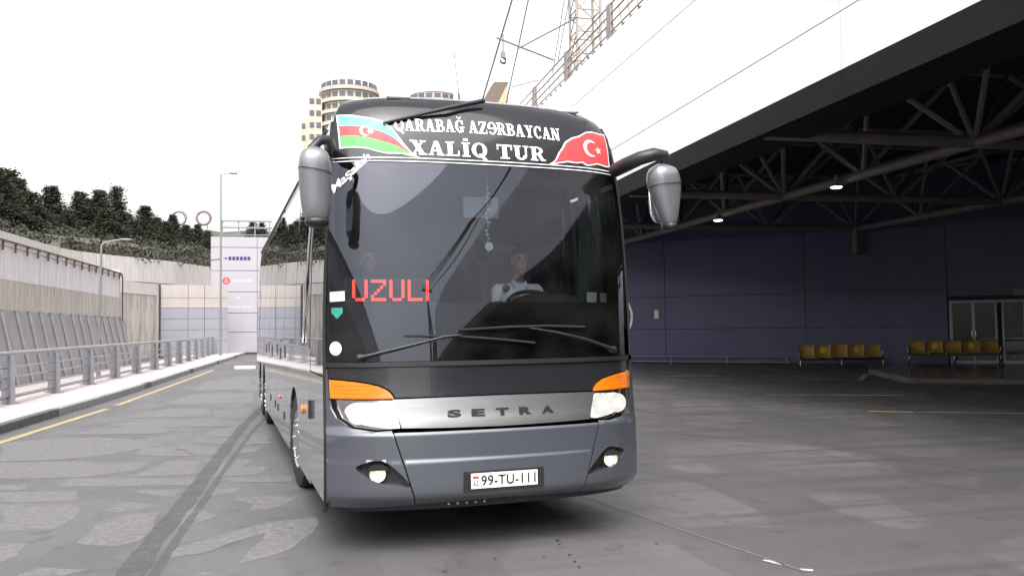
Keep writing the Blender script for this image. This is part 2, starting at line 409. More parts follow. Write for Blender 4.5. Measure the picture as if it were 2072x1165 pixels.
for k, poly in enumerate(PALE):
    P = [gpt(a/2.7406, b/2.7406+740) for a, b in poly]; rr = random.Random(k); out = []
    for a, b in zip(P, P[1:]+P[:1]):
        L = (b-a).length; m_ = max(2, min(14, int(L/.16))); nn = Vector((-(b-a).y, (b-a).x)).normalized(); ph = rr.uniform(0, 6)
        for i in range(m_):
            t = i/m_; out.append(a+(b-a)*t+nn*(rr.uniform(-.014, .014)+.05*min(1, L)*math.sin(math.pi*t)*math.sin(ph)))
    vs = [(p.x, p.y, .0011+.0001*k) for p in out]
    mb = MB(); tri = geometry.tessellate_polygon([[Vector(v) for v in vs]]); mb.add(vs, [tuple(t) for t in tri])
    o = obj('dusty_patch', mb, M_palec); struct(o)
    for f in o.data.polygons:
        pass
    bm = bmesh.new(); bm.from_mesh(o.data); 
    for f in bm.faces:
        if f.normal.z < 0: f.normal_flip()
    bm.to_mesh(o.data); bm.free()
M_oil = mat('oil_drip', (.045, .042, .042), .5)
for px_, py_, rr_ in ((1470, 345, .022), (1480, 365, .014), (1535, 420, .016), (1560, 455, .014), (1585, 485, .014), (1990, 362, .016), (1400, 430, .012), (1375, 262, .014), (1415, 285, .012), (1145, 440, .012), (880, 508, .012), (430, 400, .012)):
    rr_ *= .7; c_ = gpt(px_/2.59+560, py_/2.59+960); struct(obj('oil_drip', MB().add([(c_.x+rr_*math.cos(t*.628)*(1+.2*math.sin(t*3)), c_.y+1.5*rr_*math.sin(t*.628), .006) for t in range(10)], [tuple(range(10))]), M_oil))
for k, (pp_, w0, w1) in enumerate(TR):
    P = spline([gpt(*q) for q in pp_]); mb = MB(); m_ = len(P); rr = random.Random(k); vs = []
    for i, p in enumerate(P):
        d = (P[min(i+1, m_-1)]-P[max(i-1, 0)]).normalized(); nn = Vector((-d.y, d.x)); w = (w0+(w1-w0)*i/(m_-1))/2*(.85+.3*rr.random())*min(1, .25+.3*i, .25+.3*(m_-1-i))
        vs += [(*(p+nn*w), .0048+.0004*k), (*(p-nn*w), .0048+.0004*k)]
    mb.add(vs, [(2*i, 2*i+1, 2*i+3, 2*i+2) for i in range(m_-1)]); struct(obj('tyre_track', mb, M_track))

# ------------------------------------------------------------------ pavement with kerb stones
M_pave = mat('pinkish_paving', (.44, .385, .385), .85, 0, .1, 3, bump=.25, bscale=40, col2=(.54, .48, .48))
M_kerb = mat('kerb_concrete', (.26, .255, .25), .85, 0, .15, 5, bump=.3)
M_kerbdark = mat('dark_kerb_concrete', (.11, .11, .112), .85, 0, .2, 5, bump=.3)
def kerb_x(y): return -5.22+.35*sstep(10, 27, y)+.15*sstep(27, 60, y)
mb = MB(); ys = list(range(-40, 76, 2))
for y0, y1 in zip(ys[:-1], ys[1:]):
    xa, xb = kerb_x(y0)-.15, kerb_x(y1)-.15
    mb.add([(-8.3, y0, .14), (xa, y0, .14), (xb, y1, .14), (-8.3, y1, .14)], [(0, 1, 2, 3)])
pave = struct(obj('pavement', mb, M_pave))
kb = MB(); kb.box((0, 0, .03), (.16, .985, .25)); kme = mesh_of(kb, 'kerb_stone', M_kerb)
bm = bmesh.new(); bm.from_mesh(kme); bmesh.ops.bevel(bm, geom=[e for e in bm.edges], offset=.015, segments=1, affect='EDGES'); bm.to_mesh(kme); bm.free()
kme2 = kme.copy(); kme2.materials.clear(); kme2.materials.append(M_kerbdark)
rnd = random.Random(4)
for i, y in enumerate(range(6, 66)):
    o = link('kerb_stone', kme2 if (y % 9 in (0,)) or 14 <= y <= 17 else kme, pave)
    x0, x1 = kerb_x(y), kerb_x(y+1)
    o.location = ((x0+x1)/2-.08, y+.5, rnd.uniform(-.006, .004)); o.rotation_euler = (0, 0, math.atan2(-(x1-x0), 1)+rnd.uniform(-.006, .006))
# striped stop kerb lying across the end of the lane
st = thing('striped_stop_kerb', 'low black and white striped stop kerb across the lane behind the bus', 'kerb', (-4.35, 39.2, 0), R(-4))
for i in range(7):
    mb = MB(); mb.add([(i*.9+.005, -.13, 0), (i*.9+.895, -.13, 0), (i*.9+.895, .13, 0), (i*.9+.005, .13, 0),
                       (i*.9+.005, -.06, .13), (i*.9+.895, -.06, .13), (i*.9+.895, .06, .13), (i*.9+.005, .06, .13)],
                      [(0, 3, 2, 1), (4, 5, 6, 7), (0, 1, 5, 4), (1, 2, 6, 5), (2, 3, 7, 6), (3, 0, 4, 7)])
    obj('segment', mb, M_whitepaint if i % 2 else M_kerbdark, st)

# ------------------------------------------------------------------ hillside
EDGE = [(-15.2, -60), (-15.2, 20), (-15.2, 46), (-15.0, 55.2), (-13.6, 59.4), (-11.9, 62.1), (-10.2, 65.5), (-8.3, 71), (2, 79), (40, 90), (110, 95)]
FAR = [(-190, -90), (-190, 60), (-150, 150), (-110, 195), (-85, 210), (-60, 218), (-38, 222), (-20, 225), (20, 235), (90, 250), (190, 255)]
FZ = [40, 40, 38, 33, 31, 28.5, 27, 25.5, 25, 25, 25]
def terr(u, t):
    i = min(len(EDGE)-2, int(u)); f = u-i
    e = Vector(EDGE[i])*(1-f)+Vector(EDGE[i+1])*f; q = Vector(FAR[i])*(1-f)+Vector(FAR[i+1])*f
    p = e+(q-e)*t; zf = FZ[i]*(1-f)+FZ[i+1]*f
    z = 6.35+(zf-6.35)*(t**.92)+noise.noise((p.x*.05, p.y*.05, 2))*2.2*min(1, t*4)+noise.noise((p.x*.25, p.y*.25, 5))*.5*min(1, t*6)
    return Vector((p.x, p.y, z))
mb = MB(); NU, NT = 110, 60
us = [i/NU*(len(EDGE)-1) for i in range(NU+1)]; ts = [(j/NT)**1.6 for j in range(NT+1)]
mb.add([terr(u, t) for u in us for t in ts], [(i*(NT+1)+j, i*(NT+1)+j+1, (i+1)*(NT+1)+j+1, (i+1)*(NT+1)+j) for i in range(NU) for j in range(NT)])
M_hill = mat('dry_hillside', (.05, .046, .030), .95, 0, .2, .5, bump=.6, bscale=3, col2=(.11, .095, .072), detail=10)
struct(obj('hillside', mb, M_hill, smooth=60))
def hill_z(x, y):
    best = None
    for i in range(len(EDGE)-1):
        for k in range(21):
            u = i+k/20
            for t in ts[::2]:
                p = terr(u, t); d = (p.x-x)**2+(p.y-y)**2
                if best is None or d < best[0]: best = (d, p.z)
    return best[1]

# ------------------------------------------------------------------ retaining walls on the left
C_pale = concrete('pale_concrete', (.64, .605, .585), (.40, .365, .34), 1.0, .40)
C_warm = concrete('warm_concrete', (.56, .515, .48), (.30, .265, .235), 1.1, 1.0)
C_lilac = concrete('upper_concrete', (.74, .70, .72), (.46, .43, .425), 1.0, .35)
C_grey = concrete('grey_concrete', (.30, .29, .30), (.18, .17, .17), .8)
M_steel = mat('galvanised_steel', (.36, .365, .38), .5, .55, .12, 4)
M_rust = mat('rusty_steel', (.12, .085, .065), .8, .2, .3, 9)
M_white_clad = mat('white_cladding', (.38, .362, .395), .4, 0, .03, .8)

rear = thing('rear_retaining_wall', 'pale curving concrete retaining wall below the pine trees', 'wall', (0, 0, 0))
RW = [(-14.8, -40), (-14.8, 20), (-14.8, 45.7), (-14.7, 50.3), (-14.55, 55), (-13.9, 57.6), (-13.2, 59.1), (-11.6, 61.7), (-9.9, 65), (-8.0, 70.5), (-6.2, 74), (2, 78), (14, 80)]
def resample(P, step):
    P = [Vector(p) for p in P]; out = [P[0]]; carry = 0
    for a, b in zip(P[:-1], P[1:]):
        L = (b-a).length; s = step-carry
        while s < L: out.append(a+(b-a)*(s/L)); s += step
        carry = (carry+L) % step
    return out
rs = resample(RW, 1.25)
for k, (a, b) in enumerate(zip(rs[:-1], rs[1:])):
    if a.y < 26: continue
    d = b-a; rr = random.Random(k)
    mb = MB(); zt = 6.6+rr.uniform(-.012, .012); mb.box((0, .2+rr.uniform(0, .015), zt/2), (d.length-.018, .35, zt))
    o = obj('panel', mb, C_pale, rear); o.location = (*((a+b)/2), 0); o.rotation_euler = (0, 0, math.atan2(d.y, d.x))
mb = MB()
for k in range(0, len(rs)-1):
    a, b = rs[k], rs[k+1]; d = (b-a).normalized(); nn = Vector((-d.y, d.x))*.32
    mb.add([(*a+nn*1, .0) if False else (a.x+nn.x, a.y+nn.y, 0), (b.x+nn.x, b.y+nn.y, 0), (b.x+nn.x, b.y+nn.y, 6.5), (a.x+nn.x, a.y+nn.y, 6.5)], [(0, 1, 2, 3)])
obj('backing', mb, C_grey, rear)
mb = MB(); mb.path([(p.x+.05, p.y-.1, 4.95) for p in rs if p.y > 40], .03, 6); obj('service_pipe', mb, M_rust, rear)

front = thing('front_retaining_wall', 'stained concrete retaining wall with brackets along its top edge', 'wall', (-9.0, 0, 0))
joints = [-40, -20, 0, 12, 18.5, 24.6, 30.6, 36.9, 43.8]
for a, b in zip(joints[:-1], joints[1:]):
    mb = MB(); mb.box((-.2, (a+b)/2, 3.25/2), (.40, b-a-.03, 3.25)); obj('lower_pour', mb, C_warm, front)
    mb = MB(); mb.box((-.235, (a+b)/2, 3.262+1.0/2), (.40, b-a-.03, 1.0)); obj('upper_pour', mb, C_lilac, front)
    mb = MB(); mb.box((-.215, (a+b)/2, 4.27+.09), (.46, b-a-.02, .18)); obj('coping', mb, C_lilac, front)
bk = MB(); bk.box((.03, 0, .0), (.05, .05, .26)); bk.box((.10, 0, .12), (.16, .04, .04)); bkm = mesh_of(bk, 'bracket', M_rust)
for i in range(20):
    o = link('bracket', bkm, front); o.location = (0.01, 22.4+i*1.1, 4.24)
mb = MB(); mb.path([(.07, 20, 4.40), (.07, 43.3, 4.40)], .03, 6); mb.path([(.07, 43.3, 4.40), (.09, 43.72, 4.25), (.10, 43.78, 0)], .035, 6); obj('service_pipe', mb, M_rust, front)
# sloped grey toe slab with leaning steel ribs
toe = thing('sloped_toe_slab', 'grey sloped concrete slab with leaning steel ribs behind the railing', 'wall', (-9.0, 0, 0))
for k, (a, b) in enumerate(zip([10, 14, 18, 22, 26, 30, 34, 38, 42], [14, 18, 22, 26, 30, 34, 38, 42, 44.2])):
    mb = MB(); mb.add([(.04, a+.01, 2.32), (.04, b-.01, 2.32), (.56, b-.01, 0), (.56, a+.01, 0), (.01, a+.01, 2.32), (.01, b-.01, 2.32), (.01, b-.01, 0), (.01, a+.01, 0)],
                      [(0, 3, 2, 1), (0, 1, 5, 4), (2, 3, 7, 6), (0, 4, 7, 3), (1, 2, 6, 5)]); obj('slab', mb, C_grey, toe)
rb = MB(); rb.tube((0.07, 0, 2.36), (.62, 0, -.02), .048, 6); rb.box((.09, 0, 2.34), (.12, .14, .02)); rbm = mesh_of(rb, 'rib', M_steel)
rr = random.Random(9)
for i in range(26):
    o = link('rib', rbm, toe); o.location = (0, 13.2+i*1.21+rr.uniform(-.12, .12), 0); o.rotation_euler = (R(rr.uniform(-1.5, 1.5)), 0, 0)

rec = thing('recessed_concrete_wall', 'short recessed concrete wall between the stained wall and the grey panels', 'wall')
pts = [(-9.05, 43.85), (-11.0, 46.2), (-11.15, 52.6), (-9.72, 57.75)]
for a, b in zip(pts[:-1], pts[1:]):
    a, b = Vector(a), Vector(b); L = (b-a).length; k = max(1, round(L/1.8)); ang = math.atan2((b-a).y, (b-a).x)
    for i in range(k):
        c = a+(b-a)*((i+.5)/k)
        mb = MB(); mb.box((0, .2, 1.95), (L/k-.015, .3, 3.9)); o = obj('pour', mb, C_warm, rec); o.location = (c.x, c.y, 0); o.rotation_euler = (0, 0, ang)
        mb = MB(); mb.box((0, .18, 3.905+.35), (L/k-.015, .34, .7)); o = obj('coping', mb, C_pale, rec); o.location = (c.x, c.y, 0); o.rotation_euler = (0, 0, ang)
# grey clad wall
M_gpanel = mat('grey_wall_panel', (.28, .28, .315), .45, .1, .06, 1.2)
M_gpanel2 = mat('buff_wall_panel', (.40, .36, .335), .6, .0, .08, 1.2)
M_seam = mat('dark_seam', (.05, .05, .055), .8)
pw = thing('grey_panel_wall', 'grey metal panelled wall beside the white sign tower', 'wall', (-9.62, 57.75, 0), math.atan2(.95, 3.1))
obj('backing', MB().box((2.1, .22, 2.3), (4.2, .2, 4.6)), M_seam, pw)
obj('gap_strip', MB().box((.02, .02, 2.25), (.10, .14, 4.5)), M_seam, pw)  # dark strip standing in for the shaded gap at the panels' edge
cols = [(.1, 1.72), (1.75, 2.72), (2.75, 4.2)]; rows = [(.05, 1.0), (1.02, 1.72), (1.74, 2.42), (2.44, 3.12), (3.14, 3.75), (3.77, 4.6)]
for c0, c1 in cols:
    for r_, (z0, z1) in enumerate(rows):
        obj('panel', MB().box(((c0+c1)/2, .09, (z0+z1)/2), (c1-c0, .06, z1-z0)), M_gpanel2 if r_ >= 4 else M_gpanel, pw)

# ------------------------------------------------------------------ white sign tower
tw = thing('sign_tower', 'tall white panelled sign tower with small logos at the lane end', 'sign', (-7.0, 62, 0))
obj('core', MB().box((1.95, .62, 4.0), (3.8, 1.1, 8.0)), M_seam, tw)
zr = [.12, 1.53, 2.85, 4.30, 5.76, 7.36, 8.1]; xc = [0, .62, 3.02, 3.9]
for z0, z1 in zip(zr[:-1], zr[1:]):
    for x0, x1 in zip(xc[:-1], xc[1:]):
        obj('panel', MB().box(((x0+x1)/2, .03, (z0+z1)/2), (x1-x0-.03, .06, z1-z0-.035)), M_white_clad, tw)
    for sx in (0.0, 3.9):
        obj('side_panel', MB().box((sx-.02 if sx == 0 else sx+.02, .66, (z0+z1)/2), (.05, 1.1, z1-z0-.035)), M_white_clad, tw)
obj('base', MB().box((1.95, .3, .05), (3.95, 1.5, .1)), M_seam, tw)
M_navy = mat('navy_print', (.03, .025, .13), .5); M_rose = mat('red_print', (.6, .05, .06), .5); M_faint = mat('faint_grey_print', (.52, .50, .55), .5)
lg = MB()
for i in range(6): 
    x = 1.22+i*.25
    lg.box((x, -.006, 6.6), (.19, .012, .24)); 
lg2 = MB(); lg2.add([(.80, -.012, 6.6), (1.02, -.012, 6.68), (1.02, -.012, 6.52)], [(0, 1, 2)])
obj('logo_lettering', lg, M_navy, tw); obj('logo_arrow', lg2, M_navy, tw)
rg = MB(); N = 24
for i in range(N):
    a, b = 2*math.pi*i/N, 2*math.pi*(i+1)/N
    rg.add([(.98+r_*math.cos(t), -.004, 5.05+r_*math.sin(t)) for t, r_ in ((a, .25), (b, .25), (b, .14), (a, .14))], [(0, 1, 2, 3)])
rg.box((.98, -.006, 5.08), (.3, .01, .06)); obj('logo_ring', rg, M_rose, tw)
fl = MB()
for i in range(7): fl.box((1.5+i*.19, -.004, 5.05), (.11, .01, .15+.05*(i % 2)))
obj('faint_lettering', fl, M_faint, tw)
fl = MB(); fl.box((1.75, -.004, 3.9), (.3, .01, .08))
for i in range(9): fl.box((1.0+i*.2, -.004, 3.25+.02*math.sin(i*2)), (.14, .01, .10+.07*(i % 3 == 0)))
obj('faint_lettering', fl, M_faint, tw)

# ------------------------------------------------------------------ railing on the pavement
M_rail = mat('painted_railing_steel', (.31, .315, .34), .45, .4, .1, 3)
fence = thing('pavement_railing', 'grey steel pavement railing with wide plate posts and five rails', 'railing', (0, 0, .14))
def fx(y): return -6.52+.22*sstep(28, 40, y)-.25*sstep(45, 62, y)
pp = MB(); pp.add([(-.05, -.27, 0), (.05, -.27, 0), (.05, .27, 0), (-.05, .27, 0), (-.04, -.20, 1.02), (.04, -.20, 1.02), (.04, .20, 1.02), (-.04, .20, 1.02)],
                 [(0, 3, 2, 1), (4, 5, 6, 7), (0, 1, 5, 4), (1, 2, 6, 5), (2, 3, 7, 6), (3, 0, 4, 7)])
pp.box((0, 0, .012), (.24, .62, .024)); ppm = mesh_of(pp, 'post_plate', M_rail)
bl = MB(); bl.lathe([(.035, 0), (.035, .03), (.0, .034)], 'X', (0, 0, 0), 8); blm = mesh_of(bl, 'rail_bolt', M_seam)
py = [12.6, 16.9, 20.75, 24.1, 27.5, 30.8, 33.9, 37.0, 40.1, 43.2, 46.3, 49.4, 52.5, 55.6, 58.7, 61.6]
for y in py:
    o = link('post', ppm, fence); o.location = (fx(y), y, 0)
    o.rotation_euler = (0, 0, R(38) if y < 45 else R(30))
    for z in (.28, .50, .72):
        q = link('bolt', blm, o); q.location = (.047, 0, z)
for z, r_, nm in ((1.09, .048, 'top_rail'), (.78, .024, 'rail'), (.56, .024, 'rail'), (.34, .024, 'rail'), (.14, .042, 'bottom_rail')):
    for a, b in zip(py[:-1], py[1:]):
        s = 0 if z > 1 else .12
        mb = MB().tube((fx(a), a+s, z), (fx(b), b-s, z), r_, 8); obj(nm, mb, M_rail, fence, smooth=40)

# ------------------------------------------------------------------ lamp posts
M_lampgrey = mat('lamp_grey', (.22, .22, .23), .5, .3, .06, 3)
l1 = thing('lamp_post', 'short grey lamp post with long arm standing behind the railing', 'lamp post', (-7.2, 31.7, 0))
mb = MB().tube((0, 0, 0), (0, 0, 1.2), .07, 10, .06); mb.tube((0, 0, 1.2), (.06, 0, 4.62), .05, 10, .034); obj('pole', mb, M_lampgrey, l1, 40)
mb = MB().sweep([(.06, 0, 4.60), (.14, 0, 4.70), (.40, .05, 4.78), (.62, .1, 4.82)], [.032, .03, .028, .025], 8); obj('arm', mb, M_lampgrey, l1, 40)
mb = MB().ellipsoid((.82, .12, 4.83), (.22, .08, .04), 12, 6, .7); obj('lamp_head', mb, M_lampgrey, l1, 50)
l2 = thing('lamp_post', 'tall slim lamp post in front of the white sign tower', 'lamp post', (-5.66, 55, 0))
mb = MB().tube((0, 0, 0), (0, 0, 11.2), .07, 10, .045); obj('pole', mb, M_lampgrey, l2, 40)
mb = MB().sweep([(0, 0, 11.15), (.12, 0, 11.2), (.5, 0, 11.28)], .03, 8); obj('arm', mb, M_lampgrey, l2, 40)
mb = MB().ellipsoid((.72, 0, 11.27), (.26, .12, .06), 12, 6, .7); obj('lamp_head', mb, M_lampgrey, l2, 50)
obj('spur', MB().tube((-.05, 0, 6.0), (-1.0, .1, 5.85), .03, 6), M_seam, l2)

# gantry behind the tower
gt = thing('steel_gantry', 'pale steel gantry frame rising behind the white sign tower', 'gantry', (-7.6, 75, 0))
for z in (10.75, 10.2, 9.6): obj('beam', MB().box((1.9, 0, z), (4.2, .1, .14 if z > 10 else .08)), M_lampgrey, gt)
for x in (0, 1.3, 2.6, 3.8): obj('upright', MB().box((x, .06, 5.4), (.1, .1, 10.8)), M_lampgrey, gt)

# ------------------------------------------------------------------ trees
def foliage_mat(name, c1, c2):
    m = mat(name, c1, .8, 0, .3, 1.6, col2=c2); return m
F1 = foliage_mat('pine_needles', (.016, .023, .012), (.048, .060, .031))
F2 = foliage_mat('grey_green_needles', (.022, .028, .021), (.052, .058, .042))
M_bark = mat('bark', (.07, .055, .042), .95, 0, .25, 12, bump=.5)
def conifer(seed, H, Rd, ragged, mat_, sparse=1.0):
    rr = random.Random(seed); cr = MB(); tr = MB()
    tr.tube((0, 0, 0), (rr.uniform(-.1, .1), rr.uniform(-.1, .1), H*.5), .035*H*.55, 8, .02*H*.5); tr.tube((0, 0, H*.5), (0, 0, H*.97), .02*H*.5, 6, .012)
    nb = int(210*sparse)
    for b in range(nb):
        h = .03+.95*(b/nb)**1.1; a = b*2.399+rr.uniform(-.4, .4)
        prof = (1-h)**.8*(.75+.25*min(1, h/.2))
        L = Rd*prof*rr.uniform(.55, 1.15)*(1+ragged*math.sin(a*2+h*9+seed))+.10
        p0 = Vector((0, 0, h*H)); d = Vector((math.cos(a), math.sin(a), rr.uniform(-.12, .35)))
        if b % 3 == 0: tr.tube(p0, p0+d*L*.8, .02*(1-h)*H*.35+.006, 4, .005)
        k = max(3, int(L/.17))
        for j in range(k):
            f = (j+.6)/k
            c = p0+d*(L*f)+Vector((rr.gauss(0, .10), rr.gauss(0, .10), rr.gauss(0, .07)-.10*f*L))
            for q in range(12):
                s = rr.uniform(.06, .15)*(.8+.05*H)
                u = Vector((rr.gauss(0, 1), rr.gauss(0, 1), rr.gauss(0, .7))).normalized(); w = u.orthogonal().normalized()
                w = Matrix.Rotation(rr.uniform(0, 6.28), 3, u) @ w
                e = c+Vector((rr.gauss(0, .13), rr.gauss(0, .13), rr.gauss(0, .10)))
                cr.add([e-w*s*.45, e+u*s*1.5, e+w*s*.45], [(0, 1, 2)])
    return mesh_of(tr, 'trunk', M_bark), mesh_of(cr, 'crown', mat_)
kinds = [conifer(1, 6.0, 1.9, .25, F1), conifer(2, 6.0, 1.5, .15, F1), conifer(3, 6.0, 2.3, .35, F2), conifer(5, 6.0, 1.35, .3, F1, .6), conifer(8, 6.0, 2.0, .3, F1)]
def px_ray(px, py):
    mw = cam.matrix_world
    d = Vector(((px-1036)/1745.7, -(py-582.5)/1745.7, -1)); return (mw.to_3x3() @ d).normalized()
TREES = [ # px x, px apex y, Y, kind, width scale, label
 (-22, 335, 74, 0, 1.3, 'large dark pine cut by the left edge of the picture'),
 (14, 342, 82, 4, 1.15, 'tall dark pine nearest the left picture edge'),
 (38, 362, 84, 1, 1.0, 'slim dark pine second from the left picture edge'),
 (62, 388, 80, 4, 1.0, 'broad dark pine left of the lone pointed pine'),
 (84, 418, 90, 2, .9, 'grey green bushy pine between the two dark pine groups'),
 (104, 376, 88, 0, 1.05, 'pointed dark pine standing alone left of the gap in the trees'),
 (122, 430, 96, 2, .8, 'low grey green pine right of the lone pointed pine'),
 (162, 388, 88, 4, 1.0, 'bushy dark pine at the left of the middle group'),
 (182, 402, 92, 0, .9, 'dark pine with rounded top in the middle group'),
 (202, 384, 90, 1, 1.05, 'upright pine beside the tallest spire of the middle group'),
 (236, 377, 88, 3, 1.15, 'sparse spire topped pine, tallest of the middle group'),
 (258, 432, 92, 1, 1.0, 'short dark pine on the right flank of the middle group'),
 (294, 416, 90, 0, .95, 'dark pointed pine below the hilltop ridge'),
 (318, 452, 88, 4, .8, 'low spreading pine right of the dark pointed pine'),
 (350, 436, 96, 1, .8, 'small pine in front of the left hilltop ring'),
 (376, 464, 92, 2, .7, 'small grey green pine below the right hilltop ring'),
 (400, 470, 92, 0, .7, 'small dark pine second from the white sign tower'),
 (420, 478, 90, 4, .6, 'small dark pine closest to the white sign tower'),
 (20, 420, 72, 2, 1.0, 'low grey green pine in front of the dark pines at the left edge'),
 (74, 428, 74, 4, .9, 'low dark pine in front of the lone pointed pine'),
 (140, 440, 84, 4, .8, 'low dark pine filling the gap left of the middle group'),
 (215, 425, 78, 4, .95, 'broad low pine in front of the spire topped pine'),
 (270, 462, 80, 2, .8, 'low grey green pine behind the short lamp post arm'),
 (336, 476, 80, 4, .7, 'low dark pine below the left hilltop ring'),
 (512, 448, 118, 2, .8, 'olive green tree showing behind the steel gantry'),
 (530, 450, 120, 0, .7, 'darker tree showing at the right end of the steel gantry')]
for px, pyx, Y, k, ws, lab in TREES:
    d = px_ray(px, pyx); P = d*(Y/d.y)+Vector((0, 0, CAM_H)); zb = hill_z(P.x, P.y)-.2
    h = max(2.5, P.z-zb)
    t = thing('pine_tree', lab, 'tree', (P.x, P.y, zb), (px*1.7) % 6.28, 'pine trees on the hillside'); s = h/6.0
    for nm, me in zip(('trunk', 'crown'), kinds[k]):
        o = link(nm, me, t)
    t.scale = (1.5*ws*(.5*s+.5), 1.5*ws*(.5*s+.5), s)
# low scrub that hides the slope's foot
rr = random.Random(77); sb = MB()
for i in range(760):
    u = rr.uniform(1.2, 8.0); t = rr.uniform(.0, .42)**1.3
    p = terr(u, t); s0 = rr.uniform(.35, 1.1)
    if p.x > -6 or noise.noise((p.x*.1, p.y*.1, 9)) < -.12: continue
    for q in range(46):
        c = p+Vector((rr.gauss(0, .45*s0), rr.gauss(0, .45*s0), abs(rr.gauss(0, .38*s0))))
        u_ = Vector((rr.gauss(0, 1), rr.gauss(0, 1), rr.gauss(0, 1))).normalized(); w = u_.orthogonal()*rr.uniform(.05, .11)
        sb.add([c-w, c+u_*rr.uniform(.12, .28), c+w], [(0, 1, 2)])
o = obj('hillside_scrub', sb, foliage_mat('scrub_leaves', (.014, .017, .010), (.042, .040, .025))); o['kind'] = 'stuff'
tag(o, 'low dry scrub scattered over the hillside', 'scrub')

# two ring sculptures on the ridge
M_ring1 = mat('ring_steel', (.22, .24, .27), .4, .4); M_ring2 = mat('ring_pinkish', (.24, .17, .17), .5, .3)
for px, lab, m_, in ((362, 'pale ring frame standing on the hill ridge, left of two', M_ring1), (412, 'pinkish ring frame standing on the hill ridge, right of two', M_ring2)):
    d = px_ray(px, 441); P = d*(200/d.y)+Vector((0, 0, CAM_H)); zb = hill_z(P.x, P.y)
    t = thing('ring_frame', lab, 'ring', (P.x, P.y, min(zb, P.z-1.7)), 0, 'ring frames on the ridge'); zc = P.z-t.location.z
    ring = [(1.45*math.cos(2*math.pi*i/28), 0, zc+1.45*math.sin(2*math.pi*i/28)) for i in range(28)]
    obj('hoop', MB().sweep(ring, .30, 8, True), m_, t, 60)
    for x in (-.8, .8): obj('leg', MB().box((x, 0, (zc-1.2)/2), (.25, .25, max(.3, zc-1.2))), m_, t)

# ================================================================== TERMINAL BUILDING (right)
XF = 8.1
M_facade = mat('facade_white', (.84, .83, .84), .45, 0, .02, .6)
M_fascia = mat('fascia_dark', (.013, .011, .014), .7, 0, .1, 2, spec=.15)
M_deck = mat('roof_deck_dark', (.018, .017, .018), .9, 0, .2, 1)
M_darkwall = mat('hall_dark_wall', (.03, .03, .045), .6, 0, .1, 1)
fac = thing('terminal_facade', 'bright white panelled terminal facade above the dark open hall', 'building', (XF, 0, 0))
ycol = [12.0+5.76*i for i in range(-8, 8)]
obj('backing', MB().box((.5, (ycol[0]+ycol[-1])/2, 7.7), (.8, ycol[-1]-ycol[0], 4.1)), M_seam, fac)
zr = [5.66, 6.60, 8.77, 9.80]
for a, b in zip(ycol[:-1], ycol[1:]):
    for z0, z1 in zip(zr[:-1], zr[1:]):
        obj('panel', MB().box((.06, (a+b)/2, (z0+z1)/2), (.07, b-a-.022, z1-z0-.022)), M_facade, fac)
    obj('fascia_panel', MB().box((.075, (a+b)/2, 5.425), (.10, b-a-.012, .46)), M_fascia, fac)
    obj('soffit', MB().box((.62, (a+b)/2, 5.21), (.95, b-a-.012, .03)), M_fascia, fac)

# hall shell: roof deck, enclosing walls
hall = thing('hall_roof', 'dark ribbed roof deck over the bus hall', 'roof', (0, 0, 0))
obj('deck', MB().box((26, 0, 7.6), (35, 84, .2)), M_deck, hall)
rb = MB().box((0, 0, 7.46), (.12, 80, .1)); rbm = mesh_of(rb, 'deck_rib', M_deck)
for i in range(14):
    o = link('deck_rib', rbm, hall); o.location = (9.6+i*2.43, 0, 0)
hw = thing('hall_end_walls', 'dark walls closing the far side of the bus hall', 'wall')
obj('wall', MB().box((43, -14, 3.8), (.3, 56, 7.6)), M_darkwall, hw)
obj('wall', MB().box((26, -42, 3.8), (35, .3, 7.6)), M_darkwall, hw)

# space-frame trusses: bottom chords at z 5.2, pairs of top chords at z 7.1
M_truss = mat('truss_paint', (.155, .142, .134), .55, .1, .15, 2)
tr = thing('roof_trusses', 'grey tubular steel roof trusses under the hall ceiling', 'truss', (0, 0, 0))
ZB, ZT = 5.27, 7.15; GX = [13.0, 20.3, 27.6, 34.9]; GY = [-21.7, -14.4, -7.1, .2, 7.5, 14.8, 22.1, 29.4]
def wall_y(x): return 35.6-(x-13.66)*.88      # plane of the blue wall
for gx in GX:
    ye = min(wall_y(gx)-.2, 40)
    obj('chord', MB().tube((gx, -24, ZB), (gx, ye, ZB), .13, 10), M_truss, tr, 40)
    for s in (-1.05, 1.05): obj('chord', MB().tube((gx+s, -24, ZT), (gx+s, wall_y(gx+s)-.2, ZT), .08, 8), M_truss, tr, 40)
    y = 14.8-3.65*4
    while y < ye:
        if y > 3:
            for s in (-1.05, 1.05):
                for dy in (-1.82, 1.82):
                    if y+dy < wall_y(gx+s)-.2: obj('web', MB().tube((gx, y, ZB), (gx+s, y+dy, ZT), .065, 6), M_truss, tr, 40)
        y += 3.65
for gy in GY:
    xe = min(42.5, 13.66+(35.6-gy)/.88-.2)
    obj('chord', MB().tube((XF+.25, gy, ZB+.004), (xe, gy, ZB+.004), .125, 10), M_truss, tr, 40)
    for s in (-1.05, 1.05): obj('chord', MB().tube((XF+.95, gy+s, ZT-.1), (min(42.5, 13.66+(35.6-gy-s)/.88-.2), gy+s, ZT-.1), .075, 8), M_truss, tr, 40)
    x = 13.0-3.65
    while x < xe and gy > 5:
        if x < 36:
            for s in (-1.05, 1.05):
                for dx in (-1.82, 1.82):
                    if XF+.9 < x+dx < xe-1.2: obj('web', MB().tube((x, gy, ZB), (x+dx, gy+s, ZT-.1), .06, 6), M_truss, tr, 40)
        x += 3.65
obj('node_stub', MB().box((20.3, 29.25, 4.75), (.34, .3, .95)), M_truss, tr)

